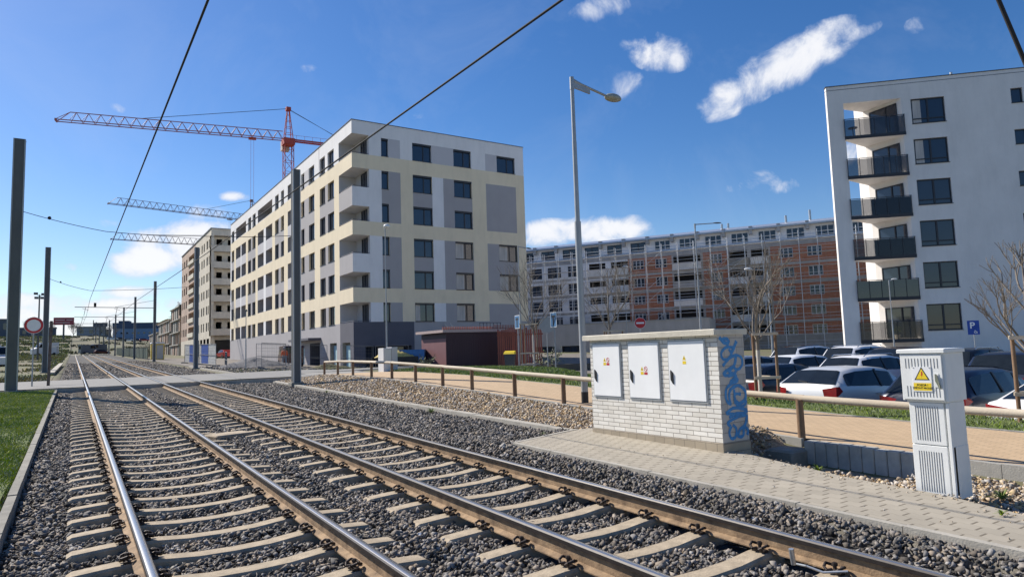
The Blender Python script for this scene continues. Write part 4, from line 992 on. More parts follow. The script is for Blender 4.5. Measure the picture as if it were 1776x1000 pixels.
for k, y in enumerate((244, 276, 308, 340)):
    mast(8.1-.004*(y-212)*2, y, 11.9+.55*k+7*float(sm(230, 400, y)), ['tiny far mast near the tram stop, nearest of four', 'tiny far mast near the tram stop, second of four', 'tiny far mast near the tram stop, third of four', 'tiny far mast near the tram stop, farthest of four'][k], .3)

def wire(name, pts, r, label, sag=0, cat='wire', n=14, grp='overhead tram wires', extra=None):
    b = MB(); out = []
    for a, c in zip(pts, pts[1:]):
        a = Vector(a); c = Vector(c)
        for k in range(n): s_ = k/n; out.append(a.lerp(c, s_)-Vector((0, 0, 4*sag*s_*(1-s_))))
    out.append(Vector(pts[-1])); b.path(out, r, 6)
    if extra: extra(b)
    return tag(b.build(name, M_wire), label, cat, grp)
WZ = lambda y: 3.72+G*y
wire('contact_wire', [(1.13, 3, 3.66+G*3), (1.07, 29, WZ(29)-.02), (1.0, 60, WZ(60)), (1.2, 92, WZ(92)), (1.1, 210, WZ(210))], .015, 'overhead contact wire above the left tram track', 0, n=4)
wire('contact_wire', [(4.35, -2, 3.55+G*3), (4.3, 29, WZ(29)-.12), (4.2, 60, WZ(60)), (4.3, 92, WZ(92)), (4.2, 210, WZ(210))], .015, 'overhead contact wire crossing in front of the cream apartment block', 0, n=4)
def ins(p, q, ks):
    def f(b):
        for k in ks:
            a = Vector(p).lerp(Vector(q), k); c = Vector(p).lerp(Vector(q), k+.03); b.tube(a, c, .05, .05, 8)
            b.tube(a.lerp(c, .3), a.lerp(c, .7), .075, .075, 8)
    return f
wire('span_wire', [(-1.88, 34.3, 6.42), (1.05, 32.9, 5.55), (4.3, 31.5, 5.35), (8.0, 29.9, 5.35)], .014, 'thin span wire with insulator from the thick left mast', .05, n=6, extra=ins((-1.88, 34.3, 6.42), (1.05, 32.9, 5.55), (.3,)))
wire('span_wire', [(-1.6, 61.6, 6.5), (1.0, 60.9, 5.6), (8.1, 58.9, 5.9)], .016, 'thin span wire between the two masts beyond the crossing', .08, n=8, extra=ins((-1.6, 61.6, 6.5), (1, 60.9, 5.6), (.25,)))
for i, y in enumerate((91.6, 119.3, 150, 180, 212)):
    lab = ['cantilever arm over both tracks with a small box, nearest of five', 'plain cantilever arm over both tracks, second nearest', 'third cantilever arm over the tracks', 'fourth cantilever arm over the tracks', 'farthest cantilever arm over the tracks'][i]
    z = 6.45+ (y-91.6)*.018; t = thing('cantilever_arm', lab, 'wire bracket', (8.05, y, z), 0, 'cantilever arms on the masts'); b = MB(); b.bar((0, 0, 0), (-8.0, 0, .05), .07, .07); b.tube((0, 0, .9), (-4, 0, .08), .02, n=5); b.build('arm', M_pole, t)
    d = MB()
    for x in (-6.95, -3.8): d.tube((x, 0, 0), (x-.15, 0, WZ(y)-z), .025, n=5); d.tube((x-.3, 0, -.1), (x+.3, 0, -.3), .02, n=5)
    if i == 0: d.box(-6.15, -5.9, -.12, .12, .1, .55)
    d.build('dropper', M_wire, t)
hg = MB(); hg.path([(.4, 33, 5.75), (.75, 33, 5.25), (.75, 33, 4.4)], .015); hg.path([(1.1, 33, 5.6), (.75, 33, 5.25)], .015); hg.path([(.75, 33, 4.4), (.62, 33, 4.2)], .02)
wire('stay_rod', [(8.45, 4.15, 8.9), (13.2, 2.85, -1.9)], .031, 'thick grey inclined stay rod crossing the top right corner', 0, n=2)

# ---------------- brick cabinet
M_wbrick = brickmat('white_brick', (.78, .75, .69), (.66, .62, .55), (.22, .195, .165), .29, .073, .0055, 'yz', .6, var=.12)
M_wbrickx = brickmat('white_brick_shaded_end', (.50, .47, .43), (.42, .395, .36), (.30, .275, .245), .29, .145, .006, 'xz', .6, var=.12)  # end walls: same white brick, shade painted in as a greyer tone
M_plinth = brickmat('plinth_brick', (.36, .30, .22), (.31, .26, .19), (.2, .17, .13), .22, .13, .006, 'yz', .5, var=.15)
M_door = mat('cabinet_door', (.86, .86, .85), .5, var=.03, scale=3, dirt=.06)
M_doorf = mat('door_frame', (.40, .41, .41), .5, .2, var=.06)
M_spray = mat('blue_spray', (.05, .23, .50), .7, var=.25, scale=14)
def kiosk():
    t = thing('brick_cabinet', 'whitish brick utility cabinet with three metal doors and blue graffiti on its end', 'utility cabinet', (7.9, 6.63, -1.577)); t.scale = (.95, .95, .95)
    Wd, L, Hh = .62, 3.06, 1.79; doors = [(.23, 1.03), (1.22, 1.99), (2.19, 2.97)]; z0, z1 = .73, 1.73
    # position doors along y: measured from the near end
    fl = Facade((0, 0, 0), (0, 1, 0), (-1, 0, 0)); mb = MB(); ops = [(a, c, z0, z1, .03) for a, c in doors]
    fl.wall(mb, [0, L], [.14, Hh], ops, lambda u, z: 0, reveal=0)
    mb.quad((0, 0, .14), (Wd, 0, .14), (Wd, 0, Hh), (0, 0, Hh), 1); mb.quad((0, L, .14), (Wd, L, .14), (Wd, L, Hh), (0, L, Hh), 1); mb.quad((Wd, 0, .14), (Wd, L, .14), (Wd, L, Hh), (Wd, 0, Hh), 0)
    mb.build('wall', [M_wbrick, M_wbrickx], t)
    p = MB(); p.cbox(-.012, Wd+.012, -.012, L+.012, -.12, .14, .005); p.build('plinth', M_plinth, t)
    r = MB(); r.cbox(-.09, Wd+.07, -.03, L+.13, Hh, Hh+.095, .012); r.build('roof_slab', mat('roof_slab', (.62, .57, .47), .9, var=.1, scale=4, bump=.3, bscale=50, dirt=.15), t)
    for i, (a, c) in enumerate(doors):
        d = MB(); d.cbox(.012, .04, a+.005, c-.005, z0+.005, z1-.005, .002); 
        f = MB()
        for (ya, yb, za, zb) in ((a-.0, a+.022, z0, z1), (c-.015, c, z0, z1), (a+.022, c-.015, z1-.016, z1), (a+.022, c-.015, z0, z0+.03)): f.box(-.018, .03, ya, yb, za, zb)
        f.build('door_frame', M_doorf, t)
        lf = MB(); lf.cbox(-.028, .0, a+.024, c-.017, z0+.034, z1-.018, .004); lo = lf.build('door', M_door, t)
        h = MB(); hy = c-.085; h.add([(-.05, hy-.022, z0+.46), (-.05, hy+.022, z0+.50), (-.05, hy+.022, z0+.36), (-.045, hy-.022, z0+.29), (-.0275, hy-.03, z0+.47), (-.0275, hy+.03, z0+.52), (-.0275, hy+.03, z0+.34), (-.0275, hy-.03, z0+.28)], [(0, 1, 2, 3), (0, 4, 5, 1), (1, 5, 6, 2), (2, 6, 7, 3), (3, 7, 4, 0)]); h.build('handle', M_black, lo)
        # warning stickers: yellow triangle over yellow plate, red ring over red plate
        sy = (a+c)/2; sz = (z0+.68, z0+.50, z0+.66)[i]; X = -.0295
        s_ = MB()
        s_.add([(X, sy+.055, sz), (X, sy-.0, sz), (X, sy+.028, sz+.055)], [(0, 1, 2)], 0); s_.quad((X, sy+.055, sz-.05), (X, sy, sz-.05), (X, sy, sz-.012), (X, sy+.055, sz-.012), 0)
        s_.add([(X-.001, sy+.032, sz+.035), (X-.001, sy+.022, sz+.02), (X-.001, sy+.027, sz+.008), (X-.001, sy+.034, sz+.02)], [(0, 1, 2, 3)], 2)
        if i > 0:
            cy, cz = sy-.04, sz+.022; n = 20
            for k in range(n):
                a0, a1 = 2*math.pi*k/n, 2*math.pi*(k+1)/n
                s_.quad((X, cy+.022*math.cos(a0), cz+.026*math.sin(a0)), (X, cy+.022*math.cos(a1), cz+.026*math.sin(a1)), (X, cy+.030*math.cos(a1), cz+.034*math.sin(a1)), (X, cy+.030*math.cos(a0), cz+.034*math.sin(a0)), 1)
            s_.bar((X, cy+.016, cz+.018), (X, cy-.016, cz-.018), .008, .002, 1, up=(1, 0, 0)); s_.quad((X, cy+.03, sz-.05), (X, cy-.03, sz-.05), (X, cy-.03, sz-.018), (X, cy+.03, sz-.018), 1)
        s_.v = [(v[0], sy+(v[1]-sy)*1.35, sz+(v[2]-sz)*1.35) for v in s_.v]
        s_.build('warning_sticker', [M_signy, M_signr, M_black], lo)
    # graffiti strokes, traced from the end wall: px in a 421 x 1000 view -> u (0..1 across), z
    def uv(px, py):
        t_ = (py-50)/900; xl = 65+t_*45; xr = 255+t_*45
        return ((px-xl)/(xr-xl)*Wd, Hh-.02-(py-50)/900*1.66)
    strokes = [([(80, 60), (110, 100), (150, 120), (95, 85), (135, 75), (150, 110)], .035), ([(205, 95), (185, 150), (165, 200)], .035),
               ([(185, 150), (130, 145), (95, 190), (105, 240), (140, 245), (165, 205), (150, 160)], .028), ([(105, 300), (150, 240), (200, 215), (240, 240), (245, 300), (215, 335), (185, 320)], .028),
               ([(200, 225), (185, 300), (115, 355), (130, 380), (180, 375), (205, 340)], .032), ([(190, 300), (150, 350), (200, 390), (160, 440), (210, 430), (190, 390)], .035),
               ([(170, 450), (130, 490), (130, 580), (160, 620), (150, 560), (160, 500), (215, 470), (265, 520), (265, 590), (225, 620), (195, 590), (190, 540), (235, 545)], .03),
               ([(185, 500), (190, 560), (190, 600), (215, 640), (260, 640), (275, 600)], .026), ([(125, 690), (180, 655), (240, 665), (280, 690), (230, 710), (160, 700), (130, 690)], .03),
               ([(150, 730), (210, 700), (270, 720), (200, 735), (140, 770), (160, 800)], .028), ([(165, 800), (150, 850), (165, 900), (195, 890), (200, 830), (175, 790)], .028),
               ([(280, 720), (265, 800), (225, 840), (215, 890), (250, 890), (255, 820), (285, 850), (280, 890)], .03)]
    g = MB()
    for pts, w in strokes:
        q = []
        for i in range(len(pts)-1):                        # smooth the stroke
            p0 = pts[max(i-1, 0)]; p1 = pts[i]; p2 = pts[i+1]; p3 = pts[min(i+2, len(pts)-1)]
            for k in range(5):
                s_ = k/5; q.append(tuple(.5*((2*p1[j])+(-p0[j]+p2[j])*s_+(2*p0[j]-5*p1[j]+4*p2[j]-p3[j])*s_**2+(-p0[j]+3*p1[j]-3*p2[j]+p3[j])*s_**3) for j in (0, 1)))
        q.append(pts[-1]); q = [uv(*p) for p in q]; Yd = -.0025-.0004*strokes.index((pts, w))
        L_ = []; R2 = []
        for i, (u, z) in enumerate(q):
            a = q[max(i-1, 0)]; c = q[min(i+1, len(q)-1)]; d = Vector((c[0]-a[0], c[1]-a[1])); d = d.normalized() if d.length > 1e-6 else Vector((1, 0)); ww = w*random.uniform(.72, 1.0)
            clampu = lambda v: min(max(v, .008), Wd-.008)
            yy = Yd-i*1.2e-5; L_.append((clampu(u-d.y*ww), yy, z+d.x*ww)); R2.append((clampu(u+d.y*ww), yy, z-d.x*ww))
        n = len(q); g.add(L_+R2, [(i, i+1, n+i+1, n+i) for i in range(n-1)])
    g.build('graffiti', M_spray, t)
kiosk()

# ---------------- tall grey plastic cabinet
M_pcab = mat('grey_plastic', (.76, .765, .745), .6, var=.04, scale=2, bump=.05, dirt=.12)
M_slit = mat('slit_shadow_grey', (.16, .16, .16), .8, var=.1)
def tall_cabinet():
    t = thing('tall_cabinet', 'tall pale grey ribbed plastic cabinet with a yellow high voltage warning sign', 'utility cabinet', (7.65, 3.46, -1.685), R_(0)); t.scale = (.945, .945, .945); D, L = .37, .46
    # local: x away from the track, y along; front faces -x
    def slits(b, y0, y1, z0, z1, n, gaps=()):
        for k in range(n):
            y = y0+(y1-y0)*(k+.5)/n; b.box(-.006, 0.001, y-.004, y+.004, z0, z1) if False else b.box(-.0035, 0.002, y-.0022, y+.0022, z0, z1)
    a = MB(); a.cbox(.02, D, .0, L-.03, 0, .57, .006); a.cbox(0.03, D-.005, .002, L-.032, .57, 1.05, .006); lo = a.build('pedestal', M_pcab, t)
    pn = MB(); pn.cbox(.0, .022, .055, L-.035, .03, .565, .004); pn.cbox(.0, .032, .055, L-.035, .578, 1.04, .004); pn.cbox(-.004, .07, .0, .035, .0, 1.04, .004); po = pn.build('panel', M_pcab, t)
    s_ = MB(); slits(s_, .11, L-.09, .06, .5, 10); s_.build('slits', M_slit, po); s_ = MB(); slits(s_, .11, L-.09, .62, 1.0, 10); s_.build('slits', M_slit, po)
    b = MB(); b.cbox(-.03, D+.03, -.015, L+.01, 1.065, 1.60, .006); b.box(0, D, .01, L-.02, 1.045, 1.07); bo = b.build('box', M_pcab, t)
    d = MB(); d.cbox(-.05, -.03, .015, L-.0, 1.08, 1.585, .004); do = d.build('door', M_pcab, t)
    r = MB(); r.cbox(-.065, D+.05, -.03, L+.03, 1.60, 1.645, .008); r.build('lid', M_pcab, t)
    for za, zb in ((1.11, 1.23), (1.43, 1.54)):
        s2 = MB()
        for k in range(11): y = .06+k*.034; s2.box(-.0535, -.05, y-.002, y+.002, za, zb)
        s2.build('slits', M_slit, do)
    sg = MB(); X = -.058; sg.box(X, X+.005, .13, .33, 1.17, 1.445); so_ = sg.build('warning_sign', M_signw, do)
    tr = MB(); cy = .23
    def tri(x, s_, mi): h = s_*.9; tr.add([(x, cy+s_*.5, 1.30-h*.02), (x, cy-s_*.5, 1.30-h*.02), (x, cy, 1.30-h*.02+h)], [(0, 1, 2)], mi)
    tri(X-.0008, .165, 1)
    h = .118*.9; tr.add([(X-.0016, cy+.0635, 1.308), (X-.0016, cy-.0635, 1.308), (X-.0016, cy, 1.308+.116)], [(0, 1, 2)], 0)
    zz = 1.318; tr.add([(X-.0024, cy+.004, zz+.075), (X-.0024, cy-.008, zz+.075), (X-.0024, cy+.004, zz+.045), (X-.0024, cy-.01, zz+.048), (X-.0024, cy+.002, zz+.0), (X-.0024, cy+.0, zz+.033), (X-.0024, cy+.013, zz+.032)], [(0, 1, 3, 2), (2, 3, 5, 6), (5, 3, 4)], 2)
    tr.box(X-.0012, X, .135, .325, 1.18, 1.265, 0); tr.build('emblem', [M_signy, M_black, M_signr], so_)
    for i, s_ in enumerate(('POZOR !', 'ZPĚTNÝ PROUD')):
        text('lettering', s_, .029 if i else .03, M_black, so_, frame((X-.0022, cy, 1.241-.034*i), (0, -1, 0), (0, 0, 1)), .0004, bold=.0006)
    bz = MB()
    for y in (.145, .315): bz.tube((X-.004, y, 1.435), (X, y, 1.435), .005, n=8)
    bz.build('screw', M_slit, so_)
    h = MB(); h.box(-.056, -.05, .055, .105, 1.22, 1.37); ho = h.build('lock_plate', M_pcab, do)
    h2 = MB(); h2.add([(-.075, .085, 1.365), (-.075, .065, 1.36), (-.08, .035, 1.21), (-.072, .05, 1.205), (-.072, .088, 1.29), (-.055, .092, 1.37), (-.055, .03, 1.20), (-.055, .09, 1.28)], [(0, 1, 2, 3, 4), (0, 5, 6, 2, 1), (0, 4, 7, 5), (4, 3, 6, 7)]); h2.build('handle', mat('handle_grey_green', (.16, .175, .13), .6, var=.2), ho)
tall_cabinet()

# ---------------- lamps
def lamp(name, label, x, y, z0, z1, arm, head, style, r=.06, group='street lamps'):
    t = thing(name, label, 'street lamp', (x, y, z0), 0, group); h = z1-z0
    p = MB(); 
    if style == 'big':
        p.tube((0, 0, 0), (0, 0, h*.55), r*1.25, r*1.2, 16); p.tube((0, 0, h*.55), (0, 0, h*.80), r*.9, r*.85, 16); p.tube((0, 0, h*.80), (0, 0, h), r*.78, r*.72, 16)
        bb = MB(); bb.tube((0, 0, 0), (0, 0, .32), r*1.3, r*1.3, 16); bb.build('base_sleeve', M_black, t)
    else: p.tube((0, 0, 0), (0, 0, h*.5), r*1.1, r, 12); p.tube((0, 0, h*.5), (0, 0, h), r*.75, r*.6, 12)
    p.build('pole', M_poleL, t)
    ax, ay, az_ = arm; ar = MB(); A = Vector((ax, ay, 0)); Ln = A.length
    if Ln > .1:
        d = A.normalized(); sd = Vector((-d.y, d.x, 0))
        if style == 'big':
            ar.tube((0, 0, h-.06), (*(A*.92)[:2], h+az_), .035, .03, 10)
            w = .02; v = [Vector((0, 0, h)), Vector((0, 0, h-.24)), d*Ln*.42+Vector((0, 0, h-.2+az_*.4)), d*Ln*.42+Vector((0, 0, h-.05+az_*.4))]
            ar.add([q+sd*w for q in v]+[q-sd*w for q in v], [(0, 1, 2, 3), (7, 6, 5, 4), (0, 4, 5, 1), (1, 5, 6, 2), (2, 6, 7, 3), (3, 7, 4, 0)])
            ar.tube((0, 0, h-.3), (0, 0, h+.02), r*.85, r*.8, 12)
        else: ar.tube((0, 0, h-.05), (ax, ay, h+az_), .035, .03, 8); ar.tube((0, 0, h-.3), (0, 0, h), r*.8, r*.8, 10)
        ar.build('arm', M_poleL, t)
    hd = MB(); c = Vector((ax, ay, h+az_)); rx, ry, rz_ = head
    n, m = 14, 8; vs = []; d = A.normalized() if Ln > .1 else Vector((1, 0, 0)); sd = Vector((-d.y, d.x, 0))
    for i in range(m+1):
        ph_ = -math.pi/2+math.pi*i/m
        for k in range(n): th = 2*math.pi*k/n; vs.append(c+d*(rx*math.cos(ph_)*math.cos(th))+sd*(ry*math.cos(ph_)*math.sin(th))+Vector((0, 0, rz_*math.sin(ph_)*(1 if ph_ > 0 else .7))))
    hd.add(vs, [(i*n+k, i*n+(k+1) % n, (i+1)*n+(k+1) % n, (i+1)*n+k) for i in range(m) for k in range(n)], 0, True)
    hd.build('lamp_head', {'big': mat('lamp_glass_grey', (.30, .31, .27), .4, var=.25, scale=8), 'white': mat('lamp_white', (.72, .72, .70), .4, var=.05), 'dark': M_pole}[style if style in ('big', 'white') else 'dark'], t)
    return t
lamp('street_lamp', 'tall silver street lamp beside the brick cabinet, nearest lamp', 10.3, 12.7, -1.37, 6.72, (1.35, .0, -.28), (.27, .15, .12), 'big', .066)
lamp('street_lamp', 'slim lamp with small white head in front of the cream block, left of the shed', 16.6, 40.0, -1.3, 8.1, (.02, -.25, .0), (.2, .22, .16), 'white', .05)
lamp('street_lamp', 'thin lamp in front of the right edge of the cream block', 22.6, 33.7, -1.2, 6.3, (1.2, .6, .0), (.3, .12, .05), 'dark', .045)
lamp('street_lamp', 'tall lamp with flat dark arm in front of the scaffolding, above the brick cabinet', 34.0, 29.8, -1.7, 7.85, (1.35, -.7, .03), (.3, .14, .05), 'dark', .07)
lamp('street_lamp', 'lamp with a white drooping head pointing left, behind the young tree', 35.3, 25.5, -1.75, 4.35, (-.95, .65, .08), (.26, .14, .09), 'white', .055)
lamp('street_lamp', 'thin lamp in front of the lower balconies of the white block', 40.5, 21.0, -1.8, 3.4, (.25, -.2, .05), (.18, .08, .05), 'white', .04)
lamp('street_lamp', 'lamp with a small white head in front of the middle of the scaffolding', 43.5, 47.0, -1.4, 7.4, (-.1, -.3, .05), (.38, .25, .14), 'white', .04)
lamp('street_lamp', 'very thin lamp in front of the left part of the cream block', 10.6, 52.0, -.8, 3.5, (.02, .02, 0), (.08, .08, .1), 'dark', .04)

# ---------------- signs
def pole_sign(name, label, cat, x, y, z0, h, build, rz=0, r=.03):
    t = thing(name, label, cat, (x, y, z0), rz); p = MB(); p.tube((0, 0, 0), (0, 0, h), r, n=10); p.build('pole', M_poleL, t); build(t, h); return t
def round_no_entry(t, h):                                   # faces -y locally
    d = MB(); d.disc((0, -.05, h-.3), (0, 1, 0), .33, .012, 32); do = d.build('disc', M_signw, t)
    e = MB(); e.disc((0, -.060, h-.3), (0, 1, 0), .31, .006, 32); e.build('disc_face', M_signr, do)
    f = MB(); f.box(-.23, .23, -.068, -.062, h-.35, h-.25); f.build('bar', M_signw, do)
def round_ban(t, h):
    d = MB(); d.disc((0, -.05, h-.36), (0, 1, 0), .37, .012, 36); do = d.build('disc', M_signw, t); e = MB(); n = 36
    for k in range(n):
        a0, a1 = 2*math.pi*k/n, 2*math.pi*(k+1)/n; z = h-.36
        e.quad((.26*math.cos(a0), -.062, z+.26*math.sin(a0)), (.26*math.cos(a1), -.062, z+.26*math.sin(a1)), (.352*math.cos(a1), -.062, z+.352*math.sin(a1)), (.352*math.cos(a0), -.062, z+.352*math.sin(a0)))
    e.build('red_ring', M_signr, do)
def p_sign(t, h):
    d = MB(); d.box(-.29, .29, -.05, -.035, h-.82, h); do = d.build('panel', M_signb, t)
    text('letter', 'P', .5, M_signw, do, frame((-.05, -.054, h-.30), (1, 0, 0), (0, 0, 1)), .002, bold=.012)
    w = MB(); n = 14
    for k in range(n):
        a0, a1 = 2*math.pi*k/n, 2*math.pi*(k+1)/n
        w.quad(*[(.08+r*math.cos(a), -.053, h-.68+r*math.sin(a)) for r, a in ((.05, a0), (.05, a1), (.075, a1), (.075, a0))])
    w.bar((.06, -.053, h-.55), (.07, -.053, h-.65), .02, .004, up=(0, 1, 0)); w.bar((.07, -.053, h-.65), (.15, -.053, h-.65), .02, .004, up=(0, 1, 0)); w.bar((.15, -.053, h-.65), (.18, -.053, h-.75), .02, .004, up=(0, 1, 0))
    w.build('wheelchair_symbol', M_signw, do)
def dead_end(t, h):
    d = MB(); d.box(-.36, .36, -.045, -.03, h-.8, h); do = d.build('panel', M_signw, t); e = MB(); e.box(-.33, .33, -.052, -.046, h-.77, h-.03); e.build('panel_face', mat('sign_blue_light', (.06, .16, .32), .45, var=.05), do)
    f = MB(); f.box(-.07, .07, -.058, -.053, h-.72, h-.3); f.box(-.2, .2, -.058, -.053, h-.29, h-.16); f.build('symbol', M_black, do)
FACE = lambda x, y: math.atan2(-x, y)                       # sign normal (-y) turned towards the path / tracks
pole_sign('road_sign', 'round white sign with a red ring beside the crossing, left of the tracks', 'road sign', -1.5, 37.0, -1.1, 3.25, round_ban, R_(2), .03)
pole_sign('road_sign', 'round red no entry sign rising behind the brick cabinet', 'road sign', 28.2, 29.3, -1.9, 3.55, round_no_entry, R_(-44))
pole_sign('parking_sign', 'blue parking sign with P and a wheelchair in front of the white block', 'road sign', 44.0, 18.2, -2.0, 2.85, p_sign, R_(-68), .025)
pole_sign('road_sign', 'blue and white square sign on a post to the right of the red slat screen', 'road sign', 21.7, 29.1, -1.05, 3.0, dead_end, R_(-100))
pole_sign('road_sign', 'blue and white square sign on a post in front of the yellow-lidded bin', 'road sign', 22.8, 34.3, -1.2, 3.3, dead_end, R_(-100))
mr_ = thing('round_sign', 'grey back of a round sign among the bare branches by the red slat screen', 'road sign', (24.9, 34.2, -1.2)); b = MB(); b.tube((0, 0, 0), (0, 0, 3.2), .03); b.build('pole', M_poleL, mr_); b = MB(); b.disc((0, -.04, 2.7), (-.6, -.8, 0), .5, .02, 30); b.build('disc', M_backs, mr_)

# ---------------- cars
def paint(name, col, metal=.3, rough=.28):
    m = bpy.data.materials.new('paint_'+name); m.use_nodes = True; b = m.node_tree.nodes['Principled BSDF']; b.inputs['Base Color'].default_value = (*col, 1)
    b.inputs['Metallic'].default_value = metal; b.inputs['Roughness'].default_value = rough; b.inputs['Coat Weight'].default_value = .35; b.inputs['Coat Roughness'].default_value = .05; return m
M_cglass = mat('car_glass', (.012, .016, .02), .05, var=.2, spec=.35); M_tail = mat('tail_light', (.26, .008, .012), .2, var=.25, scale=8); M_head = mat('head_light', (.6, .62, .65), .12, var=.1)
M_tyre = mat('tyre', (.02, .02, .02), .85, var=.2); M_rim = mat('wheel_rim', (.45, .46, .48), .35, .7, var=.1); M_plate = mat('number_plate', (.7, .7, .68), .5, var=.05); M_trim = mat('black_trim', (.02, .02, .022), .5, var=.1)
M_chrome = mat('chrome', (.6, .6, .62), .15, .9, var=.05)
STY = {
 'hatch': dict(L=4.15, H=1.45, W=.87, st=[(0, .60, .62, .90), (.05, .96, .98, .96), (.12, 1.06, 1.09, .98), (.24, 1.06, 1.17, .99), (.55, 1.03, 1.39, 1), (1.0, 1.0, 1.45, 1), (1.7, .97, 1.46, 1), (2.3, .92, 1.40, 1), (2.75, .90, 1.20, 1), (3.15, .88, .93, .99), (3.7, .80, .83, .96), (4.05, .66, .68, .88), (4.15, .48, .5, .8)]),
 'suv':   dict(L=4.5, H=1.66, W=.92, st=[(0, .62, .64, .90), (.05, .98, 1.0, .96), (.12, 1.07, 1.12, .98), (.26, 1.10, 1.30, .99), (.5, 1.10, 1.60, 1), (1.1, 1.09, 1.67, 1), (2.0, 1.08, 1.68, 1), (2.6, 1.06, 1.60, 1), (3.0, 1.04, 1.40, 1), (3.45, 1.02, 1.08, .99), (4.0, .95, .98, .96), (4.4, .78, .8, .9), (4.5, .55, .57, .82)]),
 'sedan': dict(L=4.7, H=1.44, W=.90, st=[(0, .6, .62, .90), (.05, .92, .94, .96), (.15, 1.0, 1.02, .97), (.45, 1.0, 1.05, .98), (1.35, .98, 1.36, 1), (1.8, .96, 1.43, 1), (2.3, .95, 1.44, 1), (2.7, .93, 1.38, 1), (3.1, .91, 1.2, 1), (3.5, .9, .94, .99), (4.2, .8, .83, .96), (4.6, .66, .68, .88), (4.7, .5, .52, .8)]),
 'wagon': dict(L=4.6, H=1.48, W=.90, st=[(0, .6, .62, .90), (.05, .90, .92, .96), (.12, .98, 1.02, .98), (.28, 1.0, 1.15, .99), (.55, .99, 1.42, 1), (1.1, .98, 1.48, 1), (2.1, .96, 1.49, 1), (2.6, .94, 1.42, 1), (3.1, .92, 1.2, 1), (3.5, .9, .94, .99), (4.1, .82, .85, .96), (4.5, .68, .7, .88), (4.6, .5, .52, .8)]),
}
